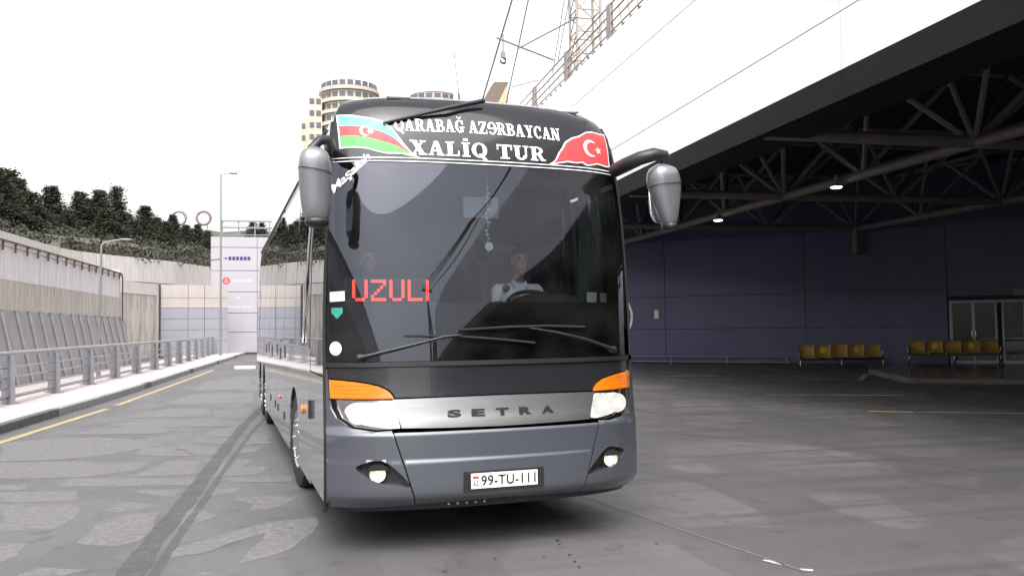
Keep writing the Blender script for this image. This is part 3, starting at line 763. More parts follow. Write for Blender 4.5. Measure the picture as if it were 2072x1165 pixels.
# hall lamps
M_lamp_on = emission('lamp_disc_lit', (1.0, .93, .85), 4.0)
for (x, y), lab in (((12.75, 19.2), 'lit round hall lamp on the near roof chord'), ((12.85, 25.95), 'lit round hall lamp further along the roof chord')):
    t = thing('hall_lamp', lab, 'lamp', (x, y, 5.05), 0, 'hall lamps')
    obj('housing', MB().lathe([(.02, .32), (.04, .30), (.05, .12), (.14, .05), (.15, .02)], 'Z', (0, 0, 0), 16), M_lampgrey, t, 40)
    obj('disc', MB().lathe([(.14, .018), (.125, -.01), (.0, -.012)], 'Z', (0, 0, 0), 16), M_lamp_on, t, 40)
    obj('clamp', MB().box((.22, 0, .17), (.4, .05, .05)), M_lampgrey, t)

# blue end wall of the hall, oblique to the road
M_bluew = mat('blue_wall_panel', (.080, .080, .165), .35, .10, .12, .5, col2=(.058, .057, .122))
bw = thing('blue_hall_wall', 'dark blue panelled end wall of the bus hall', 'wall', (13.66, 35.6, 0), math.atan2(-.6606, .7507))
obj('backing', MB().box((8, .22, 3.7), (32, .3, 7.4)), M_seam, bw)
xs = [-7.6, -4.5, 1.3, 7.1, 12.15, 15.6, 20, 24]; zs = [.06, 1.48, 2.86, 5.3, 7.4]
for a, b in zip(xs[:-1], xs[1:]):
    for z0, z1 in zip(zs[:-1], zs[1:]):
        if a == 12.15 and z1 < 3: continue
        obj('panel', MB().box(((a+b)/2, .03, (z0+z1)/2), (b-a-.025, .06, z1-z0-.02)), M_bluew, bw)
obj('panel', MB().box(((12.15+15.6)/2, .03, 2.72), (3.4, .06, .26)), M_bluew, bw)
# logo ring and small plate on the wall
M_whitel = mat('logo_white', (.85, .85, .85), .5)
N = 48; LOGO = []
for r0, r1, a0, a1 in ((1.12, 1.02, 0, 2*math.pi), (.62, .52, -2.2, 1.2)):
    rg = MB(); LOGO.append(rg)
    for i in range(N):
        a, b = a0+(a1-a0)*i/N, a0+(a1-a0)*(i+1)/N
        rg.add([(r_*math.cos(t), y_, r_*math.sin(t)) for y_ in (0, .02) for t, r_ in ((a, r0), (b, r0), (b, r1), (a, r1))], [(3, 2, 1, 0), (0, 1, 5, 4), (2, 3, 7, 6), (4, 5, 6, 7)])
lo = thing('wall_logo', 'white ring logo on the blue wall, half hidden by the bus', 'logo'); lo.location = (12.68, 36.43, 2.05); lo.rotation_euler = (0, 0, math.atan2(-.6606, .7507))
obj('ring', LOGO[0], M_whitel, lo); obj('arc', LOGO[1], M_whitel, lo)
sg = tag(obj('wall_notice', MB().box((0, -.02, 0), (.19, .03, .36)), mat('notice_pale', (.62, .66, .58), .5)), 'small pale notice plate on the blue wall', 'notice'); sg.location = (14.34, 34.98, 2.12); sg.rotation_euler = (0, 0, math.atan2(-.6606, .7507))
brl = thing('wall_guard_rail', 'low pale guard rail along the foot of the blue wall', 'railing', (13.66, 35.6, 0), math.atan2(-.6606, .7507))
for z in (.10, .32): obj('rail', MB().tube((-6, -.25, z), (6.5, -.25, z), .025, 8), M_lampgrey, brl, 40)
for i in range(6): obj('post', MB().tube((-5.6+i*2.4, -.25, 0), (-5.6+i*2.4, -.25, .34), .03, 8), M_lampgrey, brl, 40)

# glazed entrance doors
M_alu = mat('door_aluminium', (.24, .24, .25), .4, .6, .05, 3)
M_doorglass = glass('door_glass', (.55, .58, .58), 1.5)
dr = thing('entrance_doors', 'pale framed glass entrance doors at the right of the hall', 'door', (13.66+12.2*.7507, 35.6-12.2*.6606, .12), math.atan2(-.6606, .7507))
for x in (.05, .78, 1.5, 1.72, 2.4, 3.1, 3.3): obj('stile', MB().box((x, -.05, 1.12), (.10 if x not in (1.5, 1.72) else .07, .09, 2.24)), M_alu, dr)
for z in (.06, 2.25): obj('rail', MB().box((1.68, -.052, z), (3.35, .085, .10)), M_alu, dr)
for x0, x1 in ((.1, .73), (.83, 1.46), (1.77, 2.35), (2.45, 3.05)):
    obj('pane', MB().add([(x0, -.05, .12), (x1, -.05, .12), (x1, -.05, 2.2), (x0, -.05, 2.2)], [(0, 1, 2, 3)]), M_doorglass, dr)
for x in (.72, .84):
    mb = MB().sweep([(x, -.10, .75), (x, -.15, .82), (x, -.15, 1.2), (x, -.10, 1.27)], .018, 8); obj('handle', mb, M_chrome, dr, 60)
obj('sign_box', MB().box((2.6, -.02, 2.56), (1.1, .12, .24)), mat('sign_box_grey', (.30, .32, .31), .6), dr)
# lit lobby seen through the right-hand leaf
lob = thing('lobby_room', 'dim lobby with a lit ceiling panel behind the glass doors', 'room', (13.66+12.2*.7507, 35.6-12.2*.6606, .12), math.atan2(-.6606, .7507))
obj('back_wall', MB().box((2, 4.0, 1.2), (5, .1, 2.4)), mat('lobby_wall', (.35, .35, .4), .7), lob)
obj('floor', MB().box((2, 2.1, -.02), (5, 3.7, .04)), mat('lobby_floor', (.2, .19, .19), .3), lob)
obj('ceiling_light', MB().box((2.4, 2.2, 2.36), (1.2, .5, .04)), emission('lobby_light', (.9, .95, 1), 4.0), lob)
obj('counter', MB().box((3.2, 3.0, .5), (1.4, .6, 1.0)), M_satin, lob)

# raised waiting platform
M_plat = mat('platform_tiles', (.075, .066, .064), .22, 0, .2, 2, bump=.05)
pl = MB(); pl.prism([(17.6, 24.6), (16.6, 22.3), (15.9, 20.6), (20.5, 17.2), (36, 9), (36, 15.5), (24.9, 25.3), (20.3, 29.2)], 0.0, .12)
struct(obj('waiting_platform', pl, M_plat))
kp = MB(); 
for a, b in (((17.62, 24.7), (15.86, 20.5)),):
    a, b = Vector(a), Vector(b); d = (b-a).normalized(); c = (a+b)/2; kp.box((c.x-.1, c.y+.02, .075), (.22, (b-a).length, .15), math.atan2(d.y, d.x)-math.pi/2)
struct(obj('platform_kerb', kp, M_kerbdark))

# ------------------------------------------------------------------ waiting benches
M_gold = mat('gold_perforated_steel', (.46, .27, .065), .45, .35, .1, 90, bump=.25, bscale=160)
M_tape = mat('yellow_sticker', (.70, .52, .06), .5)
def bench(name_label, loc, rz, n=5):
    t = thing('waiting_bench', name_label, 'bench', loc, rz, 'five seat waiting benches')
    W = .60
    obj('beam', MB().box((n*W/2, .02, .34), (n*W+.05, .08, .06)), M_satin, t)
    sp = [(-.26, .42), (-.24, .435), (-.05, .40), (.14, .41), (.20, .46), (.25, .66), (.29, .86), (.31, .875)]
    for i in range(n):
        x0, x1 = i*W+.03, i*W+W-.03
        vs = []
        for (y, z) in sp:
            for x in (x0, x0+.03, (x0+x1)/2, x1-.03, x1):
                vs.append((x, y+(.015 if x in (x0, x1) else 0)*-1, z+(.012 if x in (x0, x1) else -.008)))
        vs2 = [(v[0], v[1]+.006, v[2]-.014) for v in vs]; k = 5; m_ = len(sp); fs = []
        for a in range(m_-1):
            for b in range(k-1):
                q = a*k+b; fs.append((q, q+1, q+k+1, q+k)); o_ = len(vs); fs.append((o_+q, o_+q+k, o_+q+k+1, o_+q+1))
        for a in range(m_-1):
            for b in (0, k-1): q = a*k+b; fs.append((q, q+k, len(vs)+q+k, len(vs)+q))
        s = obj('seat', MB().add(vs+vs2, fs), M_gold, t, 40)
        if i in (1, 3):
            c = MB(); N = 20; c.add([((x0+x1)/2, .222, .66)]+[((x0+x1)/2+.10*math.cos(2*math.pi*j/N), .222+.10*math.sin(2*math.pi*j/N)*.18, .66+.10*math.sin(2*math.pi*j/N)) for j in range(N)], [(0, 1+j, 1+(j+1) % N) for j in range(N)])
            obj('round_sticker', c, M_tape, s)
        if i: obj('seat_divider', MB().sweep([(i*W, -.2, .43), (i*W, .12, .43), (i*W, .22, .5), (i*W, .30, .86)], .012, 6), M_chrome, t, 60)
    for x in (.02, n*W/2, n*W-.02):
        mb = MB().sweep([(x, .02, .36), (x, .02, .20), (x, -.10, .08), (x, -.30, .015)], .026, 8); mb.sweep([(x, .02, .22), (x, .12, .10), (x, .32, .015)], .026, 8)
        obj('leg', mb, M_chrome, t, 60)
    for x in (.0, n*W):
        mb = MB().sweep([(x, .18, .44), (x, .16, .62), (x, -.12, .64), (x, -.18, .58), (x, -.14, .44), (x, .0, .36)], .022, 8); obj('armrest', mb, M_chrome, t, 60)
    return t
bench('gold five seat waiting bench standing on the road in front of the blue wall', (17.05, 28.2, 0), R(-14.5))
bench('gold five seat waiting bench on the raised platform near the glass doors', (20.75, 27.15, .12), R(-28))

# ------------------------------------------------------------------ roof railing and things above
M_cream = mat('cream_steel', (.34, .28, .23), .6, .1, .08, 3)
M_brown = mat('brown_steel', (.17, .13, .105), .6, .1, .1, 3)
rl = thing('roof_railing', 'cream steel railing with plate posts along the terminal roof edge', 'railing', (XF+.1, 0, 9.8))
pys = [10+4.35*i for i in range(11)]
for y in pys:
    obj('post', MB().box((0, y, .45), (.10, .32, 1.15)), mat('post_greypink', (.30, .255, .255), .6, .1), rl)
for z in (1.0, .72, .46, .2):
    for a, b in zip(pys[:-1], pys[1:]): obj('rail', MB().tube((0, a+.16, z), (0, b-.16, z), .026, 6), M_cream, rl)
for a, b in zip(pys[:-1], pys[1:]):
    for k in range(7): 
        y = a+(b-a)*(k+.5)/7
        obj('bracket', MB().box((.12, y, .08), (.2, .06, .2)), M_brown if k % 2 else M_cream, rl)
        obj('baluster', MB().tube((.03, y, .1), (.03, y+.35, .98), .014, 5), M_cream, rl)
obj('floodlight_arm', MB().tube((0, 29.0, 1.25), (-2.3, 27.8, 1.5), .03, 6), M_lampgrey, rl)  # bare floodlight arms reaching out from the roof railing
obj('floodlight_arm', MB().tube((-1.5, 28.2, 1.3), (.3, 27.0, 2.1), .025, 6), M_lampgrey, rl)
obj('floodlight_arm', MB().tube((-.3, 30.0, .8), (-1.5, 29.6, .35), .02, 6), M_lampgrey, rl)

cm = thing('crane_mast', 'cream lattice crane mast rising behind the terminal roof', 'crane', (22.65, 70, 0))
for sx in (-1.05, 1.05):
    for sy in (-1.05, 1.05): obj('leg', MB().tube((sx, sy, 0), (sx, sy, 38), .11, 6), M_cream, cm)
lm = MB(); 
for sx, sy, ex, ey in ((-1.05, -1.05, 1.05, -1.05), (1.05, -1.05, 1.05, 1.05), (1.05, 1.05, -1.05, 1.05), (-1.05, 1.05, -1.05, -1.05)):
    lm.tube((sx, sy, 0), (ex, ey, 0), .06, 5); lm.tube((sx, sy, 0), (ex, ey, 1.9), .05, 5)
lmm = mesh_of(lm, 'bracing', M_cream)
for i in range(20):
    o = link('bracing', lmm, cm); o.location = (0, 0, i*1.9)
def wire(label, a, b, r=.03):
    return tag(obj('cable', MB().tube(a, b, r, 5), M_seam), label, 'cable', 'cables slanting down above the bus')
def at(px, py, Y):
    d = px_ray(px, py); return d*(Y/d.y)+Vector((0, 0, CAM_H))
wire('dark slanting cable above the bus roof carrying the hook', at(1048, -40, 70), at(965, 240, 70), .075)
wire('dark slanting cable between the hook and the glass block', at(1082, -60, 70), at(1022, 220, 70), .055)
wire('thin steep cable left of the crane mast', at(1145, -20, 70), at(1118, 150, 70), .035)
wire('thin steep cable closest to the crane mast', at(1155, -20, 70), at(1128, 130, 70), .035)
hk = thing('crane_hook', 'small dark crane hook hanging on a chain above the bus', 'hook', at(1018, 122, 69.8))
obj('chain', MB().tube((0, 0, .4), (.02, 0, 2.2), .06, 6), M_lampgrey, hk)
obj('block', MB().box((0, 0, .45), (.4, .22, .5)), M_lampgrey, hk)
obj('hook', MB().sweep([(0, 0, .25), (.22, 0, .05), (.2, 0, -.2), (0, 0, -.3), (-.22, 0, -.15), (-.26, 0, .05)], [.1, .1, .11, .1, .08, .04], 8), M_seam, hk, 60)

# glass block behind the roof railing, with a brown sloping canopy
gb = thing('glass_block', 'pale glass block with a fine white grid behind the terminal', 'building', (15.3, 90, 0))
M_paleglass = mat('pale_glass', (.74, .76, .80), .12, 0, .03, 1)
obj('wall', MB().box((3.2, 1.5, 13), (8.4, 3, 26)), mat('pale_wall', (.80, .80, .82), .5), gb)
for i in range(7):
    for j in range(9):
        obj('pane', MB().box((-.42+i*1.2, -.03, 18.9+j*1.35), (1.12, .06, 1.27)), M_paleglass, gb)
cn = thing('brown_canopy', 'brown sloping canopy with a tan side panel just above the bus roof', 'canopy', (0, 0, 0))
A, B, C_, D_ = at(976, 210, 75), at(1000, 166, 75), at(1028, 166, 75), at(1005, 212, 75)
off = Vector((0, 2.0, 0))
def slab(ps): return MB().add([*ps, *[p+off for p in ps]], [(0, 1, 2, 3), (7, 6, 5, 4), (0, 4, 5, 1), (1, 5, 6, 2), (2, 6, 7, 3), (3, 7, 4, 0)])
obj('slope', slab([A, B, C_, D_]), M_brown, cn)
E2 = Vector((0, .05, 0))
obj('side_panel', slab([p+E2 for p in (D_, C_, at(1029, 166, 75), at(1029, 214, 75))]), mat('tan_panel', (.52, .42, .28), .6), cn)
obj('leg', MB().box(((A.x+D_.x)/2, 76, A.z/2), (1.0, 1.0, A.z)), M_brown, cn)

# ------------------------------------------------------------------ far apartment towers
M_tower = mat('cream_tower_render', (.54, .485, .40), .8, 0, .05, .3)
M_tower2 = mat('pinkish_tower_band', (.50, .43, .39), .8, 0, .05, .3)
M_dwin = mat('dark_tower_glass', (.10, .10, .11), .2)
ap = thing('apartment_tower', 'cream apartment tower with round corner drum behind the bus roof', 'building', (9.8, 260, 0))
obj('drum', MB().lathe([(8.2, 0), (8.2, 72.0), (8.0, 72.2), (0, 72.4)], 'Z', (0, 0, 0), 32), M_tower, ap, 40)
obj('crown_drum', MB().lathe([(6.2, 72.1), (6.2, 73.6), (5.8, 73.9), (0, 74.4)], 'Z', (0, 0, 0), 28), M_tower2, ap, 40)
for z in (54.2, 57.6, 61.0, 64.4, 67.8, 71.2):
    obj('balcony_ring', MB().lathe([(8.2, z), (9.0, z), (9.0, z+1.0), (8.2, z+1.0)], 'Z', (0, 0, 0), 32, True), M_tower2 if z > 70 else M_tower, ap, 40)
    for a in range(-80, 81, 16):
        t = R(a-90); o = obj('window', MB().box((0, 0, 0), (1.7, .3, 1.6)), M_dwin, ap); o.location = (8.15*math.cos(t), 8.15*math.sin(t), z+1.95); o.rotation_euler = (0, 0, t+math.pi/2)
obj('wing', MB().box((-9.9, 2, 34.6), (3.8, 12, 69.2)), M_tower, ap)
obj('low_wing', MB().box((-13.2, 4, 31.9), (2.8, 12, 63.8)), M_tower, ap)
for z in (56.5, 60, 63.5, 67): 
    for x in (-10.9, -9.0):
        obj('window', MB().box((x, -4.05, z+1.2), (1.3, .3, 1.5)), M_dwin, ap)
    if z < 62: obj('window', MB().box((-13.3, -2.05, z+1.2), (1.0, .3, 1.4)), M_dwin, ap)
ap2 = thing('apartment_tower', 'domed round tower top peeking over the middle of the bus roof', 'building', (35.4, 260, 0))
obj('drum', MB().lathe([(7.2, 0), (7.2, 71.8), (0, 71.9)], 'Z', (0, 0, 0), 32), M_tower2, ap2, 40)
obj('dome', MB().lathe([(7.4, 71.9), (7.2, 72.8), (5.5, 74.2), (3, 75.2), (0, 75.6)], 'Z', (0, 0, 0), 32), M_tower2, ap2, 60)
for a in range(-80, 81, 20):
    t = R(a-90); o = obj('window', MB().box((0, 0, 0), (1.9, .3, 1.2)), M_dwin, ap2); o.location = (7.15*math.cos(t), 7.15*math.sin(t), 70.9); o.rotation_euler = (0, 0, t+math.pi/2)

# ================================================================== THE COACH
bus = thing('coach_bus', 'dark grey touring coach with flags and lettering above the windscreen', 'bus', (1.371, 6.463, 0), R(5.909))
y0f = hermite([.2, .3, .5, .9, 1.05, 1.25, 1.42, 2.0, 2.5, 2.95, 3.2, 3.4, 3.5, 3.56, 3.6, 3.62], [.10, .05, 0, 0, .02, .04, .05, .10, .165, .245, .30, .385, .47, .59, .85, 1.5])
wf = hermite([0, 1.5, 2.95, 3.3, 3.45, 3.55, 3.6], [1.275, 1.275, 1.22, 1.185, 1.13, 1.0, .85])
def D(x, z):
    s = min(1.0, abs(x)/wf(z)); return y0f(z)+(.13*s*s+.20*s**6)*(1-.28*sstep(1.42, 2.95, z))
def D_bumper(x, z):
    return D(x, z)-.045*sstep(.94, .875, z)-.009*sstep(.700, .692, z)+.09*sstep(.44, .33, z)
def fmap(Df):
    def f(x, z, off):
        w = wf(z); x = max(-w, min(w, x)); e = .004
        dx = (Df(min(w, x+e), z)-Df(max(-w, x-e), z))/(min(w, x+e)-max(-w, x-e)); dz = (Df(x, z+e)-Df(x, z-e))/(2*e)
        n = Vector((dx, -1, dz)).normalized()
        return Vector((x, Df(x, z), z))+n*off
    return f
FR = fmap(D); FB = fmap(D_bumper)
def smap(s):
    return lambda y, z, off: Vector((s*(wf(z)+off), y, z))
def inside(p, poly):
    c = False; j = len(poly)-1
    for i in range(len(poly)):
        a, b = poly[i], poly[j]
        if (a[1] > p[1]) != (b[1] > p[1]) and p[0] < (b[0]-a[0])*(p[1]-a[1])/(b[1]-a[1])+a[0]: c = not c
        j = i
    return c
def densify(poly, h):
    out = []
    for a, b in zip(poly, poly[1:]+poly[:1]):
        k = max(1, int(math.ceil(math.dist(a, b)/h)))
        out += [(a[0]+(b[0]-a[0])*i/k, a[1]+(b[1]-a[1])*i/k) for i in range(k)]
    return out
def smooth_poly(pts, n=4, closed=True):
    out = []; k = len(pts)
    for i in range(k):
        p0, p1, p2, p3 = (pts[(i+j-1) % k] for j in range(4))
        for q in range(n):
            t = q/n
            out.append(tuple(.5*(2*p1[c]+(p2[c]-p0[c])*t+(2*p0[c]-5*p1[c]+4*p2[c]-p3[c])*t*t+(3*p1[c]-p0[c]-3*p2[c]+p3[c])*t**3) for c in (0, 1)))
    return out
def patch(name, outline, mp, m, off=0.0, thick=.015, holes=(), grid=.07, parent=None, hole_depth=None):
    out = densify(outline, grid); hl = [densify(h, grid*.6) for h in holes]
    vs = [Vector(p) for p in out]; ed = [(i, (i+1) % len(out)) for i in range(len(out))]
    for h in hl:
        b = len(vs); vs += [Vector(p) for p in h]; ed += [(b+i, b+(i+1) % len(h)) for i in range(len(h))]
    xs = [p[0] for p in out]; zs = [p[1] for p in out]
    allb = out+[q for h in hl for q in h]
    x = min(xs)+grid*.5
    while x < max(xs):
        z = min(zs)+grid*.5
        while z < max(zs):
            if inside((x, z), out) and not any(inside((x, z), h) for h in hl) and min((x-q[0])**2+(z-q[1])**2 for q in allb) > (grid*.45)**2: vs.append(Vector((x, z)))
            z += grid
        x += grid
    V, E_, F_, *_ = geometry.delaunay_2d_cdt(vs, ed, [], 0, 1e-5)
    tri = []
    for f in F_:
        c = (sum(V[i].x for i in f)/len(f), sum(V[i].y for i in f)/len(f))
        if inside(c, out) and not any(inside(c, h) for h in hl): tri.append(tuple(f))
    P = [mp(v.x, v.y, off) for v in V]
    mb = MB(); mb.add(P, tri)
    me = bpy.data.meshes.new(name)
    if thick:
        for loop, th in [(out, thick)]+[(h, hole_depth or thick) for h in hl]:
            a = [mp(q[0], q[1], off) for q in loop]; b = [mp(q[0], q[1], off-th) for q in loop]; k = len(loop)
            mb.add(a+b, [(i, (i+1) % k, k+(i+1) % k, k+i) for i in range(k)])
    me.from_pydata(mb.v, [], mb.f); me.update(); me.materials.append(m)
    nt = len(tri)
    # orient outward
    ref = mp(out[0][0], out[0][1], 1.0)-mp(out[0][0], out[0][1], 0.0)
    bm = bmesh.new(); bm.from_mesh(me); bm.faces.ensure_lookup_table()
    for i, f in enumerate(bm.faces):
        if i < nt:
            c = f.calc_center_median(); f.smooth = True
            if f.normal.dot(ref) < 0: f.normal_flip()
    bm.to_mesh(me); bm.free()
    nv = len(V); nr = []
    for i, v in enumerate(me.vertices):
        nr.append((mp(V[i].x, V[i].y, 1.0)-mp(V[i].x, V[i].y, 0.0)).normalized() if i < nv else Vector((0, 0, 0)))
    me.normals_split_custom_set_from_vertices([tuple(q) for q in nr])
    return link(name, me, parent if parent else bus)
mir = lambda P: [(-x, z) for x, z in P]

# ---- dark inner shell just behind the front panels: the seams between panels show it
patch('front_backing', [(-1.255, .40), (1.255, .40), (1.255, 1.40), (-1.255, 1.40)], FR, M_rubber, -.085, 0, grid=.1)
# ---- bumper: three pieces with fog lamp recesses
fogL = smooth_poly([(-1.085, .655), (-1.0, .695), (-.90, .70), (-.80, .63), (-.705, .515), (-.80, .525), (-.93, .545), (-1.03, .60)], 4)
cornL = [(-1.275, .345), (-1.10, .345), (-.66, .365), (-.672, .40), (-.832, .915), (-.94, .908), (-1.10, .932), (-1.205, 1.005), (-1.243, 1.08), (-1.257, 1.30), (-1.258, 1.37), (-1.275, 1.37)]
for s, P, Fg in ((-1, cornL, fogL), (1, mir(cornL), mir(fogL))):
    c = patch('bumper_corner', P, FB, M_body, .004, .02, [Fg], .03, hole_depth=.09)
    patch('fog_recess', Fg, FB, M_satin, -.085, 0, grid=.05, parent=c)
    fx_, fz_ = s*.935, .607; yb = D_bumper(fx_, fz_)
    lm_ = obj('fog_lamp', MB().lathe([(.064, .07), (.066, .02), (.060, .012), (.056, .03), (.056, .07)], 'Y', (fx_, yb-.005, fz_), 24, True), M_chrome, c, 40)
    obj('fog_reflector', MB().lathe([(.058, .03), (.04, .055), (.0, .06)], 'Y', (fx_, yb-.005, fz_), 24), emission('fog_glow', (1.0, .90, .68), .30), c, 40)
    obj('fog_lid', MB().add([(fx_+.075*math.cos(math.pi*i/10), yb+q_, fz_+.028+.045*math.sin(math.pi*i/10)) for q_ in (-.012, .06) for i in range(11)], [(i, i+1, 12+i, 11+i) for i in range(10)]+[tuple(range(11))]), M_satin, c)
    obj('fog_bulb', MB().ellipsoid((fx_, yb+.035, fz_), (.024, .018, .024), 10, 8), emission('fog_bulb_lit', (1.0, .92, .7), 2.5), c, 40)
mid = [(-.652, .367), (0, .385), (.652, .367), (.662, .40), (.824, .922), (.75, .926), (.4, .918), (0, .914), (-.4, .918), (-.75, .926), (-.824, .922), (-.662, .40)]
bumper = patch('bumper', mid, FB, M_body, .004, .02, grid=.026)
patch('lower_lip', [(-1.2, .30), (1.2, .30), (1.2, .36), (-1.2, .36)], FB, M_satin, -.03, .03, grid=.08, parent=bumper)
# ---- number plate
pl_y = lambda x, z, off: Vector((x, D_bumper(0, .53)-.012-off, z))
pf = patch('plate_frame', [(-.315, .455), (.315, .455), (.315, .60), (-.315, .60)], pl_y, M_satin, .0, .03, parent=bumper, grid=.2)
patch('plate', [(-.262, .474), (.262, .474), (.262, .586), (-.262, .586)], pl_y, M_plate, .006, .008, parent=bumper, grid=.2)
def text_mesh(txt, name, mp, m, x0, x1, z0, z1, off, parent, bold=.0, shear=0, ang=0.0, sp=1.0):
    cu = bpy.data.curves.new('txt', 'FONT'); cu.body = txt; cu.offset = bold; cu.shear = shear; cu.space_character = sp; cu.resolution_u = 6
    to = bpy.data.objects.new('txt', cu); COL.objects.link(to); bpy.context.view_layer.update()
    me0 = bpy.data.meshes.new_from_object(to.evaluated_get(bpy.context.evaluated_depsgraph_get()))
    bpy.data.objects.remove(to)
    X = [v.co.x for v in me0.vertices]; Y = [v.co.y for v in me0.vertices]
    ax, bx_, ay, by_ = min(X), max(X), min(Y), max(Y)
    mb = MB(); vs = []
    ca, sa = math.cos(ang), math.sin(ang)
    for v in me0.vertices:
        u = (v.co.x-ax)/(bx_-ax)*(x1-x0); w = (v.co.y-ay)/(by_-ay)*(z1-z0)
        vs.append(mp(x0+u*ca-w*sa, z0+u*sa+w*ca, off))
    mb.add(vs, [tuple(p.vertices) for p in me0.polygons])
    return obj(name, mb, m, parent)
text_mesh('99-TU-111', 'registration_number', pl_y, M_blackprint, -.185, .245, .493, .568, .009, bumper, .012, sp=1.05)
patch('plate_band', [(-.25, .548), (-.205, .548), (-.205, .566), (-.25, .566)], pl_y, M_red, .0085, 0, parent=bumper, grid=.2)
text_mesh('AZ', 'country_code', pl_y, M_blackprint, -.25, -.205, .495, .530, .009, bumper)
for i in range(5):
    obj('tow_bolt', MB().lathe([(.009, 0), (.009, .02), (0, .022)], 'Y', (-.40+i*.07, D_bumper(0, .37)+.03, .35), 8), M_steel, bumper)

# ---- brushed trim with raised lettering
trimP = [(-.755, .932), (-.4, .924), (0, .920), (.4, .924), (.755, .932), (.815, 1.142), (.4, 1.147), (0, 1.149), (-.4, 1.147), (-.815, 1.142)]
trim = patch('nameplate_trim', trimP, FR, M_brushed, .008, .02, grid=.05)
for ch, xx in zip('SETRA', (-.363, -.178, .012, .2, .385)):
    text_mesh(ch, 'letter', FR, M_blackprint, xx-.052, xx+.052, .996, 1.054, .014, trim, .06)

# ---- head lamps
lampP = [(-1.240, 1.140), (-1.0, 1.139), (-.812, 1.136), (-.790, 1.06), (-.765, .932), (-.94, .921), (-1.10, .945), (-1.197, 1.015), (-1.232, 1.085)]
indP = [(-1.247, 1.289), (-1.16, 1.282), (-1.08, 1.273), (-.99, 1.259), (-.91, 1.239), (-.855, 1.212), (-.822, 1.182), (-.805, 1.148), (-1.241, 1.150)]
E_head = mat('headlamp_glow', (.8, .8, .78), .25, 0, .05, 9, emit=(1.0, .97, .90), estr=.20)
E_bulb = emission('headlamp_bulb_lit', (1.0, .96, .90), 10.0)
for s in (-1, 1):
    LP = lampP if s < 0 else mir(lampP); IP = indP if s < 0 else mir(indP)
    h = patch('headlight', LP, FR, M_chrome, -.05, 0, grid=.06)
    c_ = patch('lens', LP, FR, M_lens, .006, 0, grid=.05, parent=h)
    shr = lambda P, k, cx, cz: [((x-cx)*k+cx, (z-cz)*k+cz) for x, z in P]
    rp = smooth_poly([(s*-.825, 1.115), (s*-.96, 1.122), (s*-1.10, 1.118), (s*-1.165, 1.06), (s*-1.10, .985), (s*-.94, .945), (s*-.80, .95)], 4)
    patch('reflector', rp, FR, E_head, -.035, .01, grid=.05, parent=h)
    for bx_, r_ in ((s*-.895, .085), (s*-1.06, .072)):
        obj('lamp_bowl', MB().lathe([(r_*1.08, -.012), (r_, -.008), (r_*.7, .018), (r_*.3, .03), (0, .032)], 'Y', (bx_, D(bx_, 1.04)+.012, 1.038), 24), mat('lamp_bowl_glow', (.8, .8, .78), .12, .9, .05, 9, emit=(1.0, .96, .88), estr=.30), h, 40)
        obj('bulb', MB().ellipsoid((bx_, D(bx_, 1.04)+.012, 1.035), (r_*.70, .016, r_*.70), 16, 10), E_bulb, h, 40)
    k_ = patch('turn_indicator', IP, FR, M_orange, .006, .03, grid=.05)
    for j in range(4):
        z = 1.16+.028*j
        patch('indicator_rib', [(s*-1.235, z), (s*(-.85-.035*j), z), (s*(-.85-.035*j), z+.003), (s*-1.235, z+.003)], FR, M_orange, .0085, .002, grid=.06, parent=k_)

# ---- black panel under the windscreen, ledge, windscreen
pnl = [(-1.245, 1.300), (-1.16, 1.293), (-1.08, 1.284), (-.99, 1.270), (-.905, 1.250), (-.845, 1.220), (-.810, 1.188), (-.796, 1.155), (-.4, 1.157), (0, 1.159)]
pnl = pnl+[(-x, z) for x, z in pnl[-2::-1]]+[(1.252, 1.378), (-1.252, 1.378)]
patch('front_panel', pnl, FR, M_panel, .006, .02, grid=.06)
patch('windscreen_ledge', [(-1.262, 1.383), (1.262, 1.383), (1.262, 1.418), (-1.262, 1.418)], FR, M_satin, .022, .03, grid=.05)
WT = 2.952
wsP = [(-1.262, 1.422), (1.262, 1.422), (1.262, 1.6), (1.245, 2.3), (1.222, WT), (-1.222, WT), (-1.245, 2.3), (-1.262, 1.6)]
ws = patch('windscreen', wsP, FR, M_ws, .004, 0, grid=.045)
# black printed borders behind the glass
fr = [(-1.262, 1.422), (-1.02, 1.422), (-1.075, 1.60), (-1.13, 1.80), (-1.165, 1.95), (-1.195, 2.2), (-1.205, 2.5), (-1.19, 2.75), (-1.16, WT), (-1.222, WT), (-1.245, 2.3), (-1.262, 1.6)]
for P in (fr, mir(fr)): patch('frit_border', P, FR, M_gloss, -.006, 0, grid=.05, parent=ws)
patch('frit_base', [(-1.02, 1.422), (1.02, 1.422), (1.09, 1.62), (1.15, 1.862), (-1.15, 1.862), (-1.09, 1.62)], FR, M_gloss, -.008, 0, grid=.06, parent=ws)
# stickers at the lower corner
M_paper = mat('sticker_paper', (.62, .68, .66), .6, 0, .1, 60); M_teal = mat('sticker_teal', (.03, .26, .20), .5)
def disc(cx, cz, rx, rz, n=20): return [(cx+rx*math.cos(2*math.pi*i/n), cz+rz*math.sin(2*math.pi*i/n)) for i in range(n)]
patch('sticker', [(-1.235, 1.875), (-1.135, 1.88), (-1.135, 1.955), (-1.235, 1.95)], FR, M_paper, .007, 0, parent=ws, grid=.05)
patch('sticker', [(-1.225, 1.83), (-1.15, 1.83), (-1.15, 1.79), (-1.188, 1.745), (-1.225, 1.79)], FR, M_teal, .007, 0, parent=ws, grid=.05)
patch('sticker', disc(-1.200, 1.523, .040, .052), FR, M_white, .007, 0, parent=ws, grid=.05)
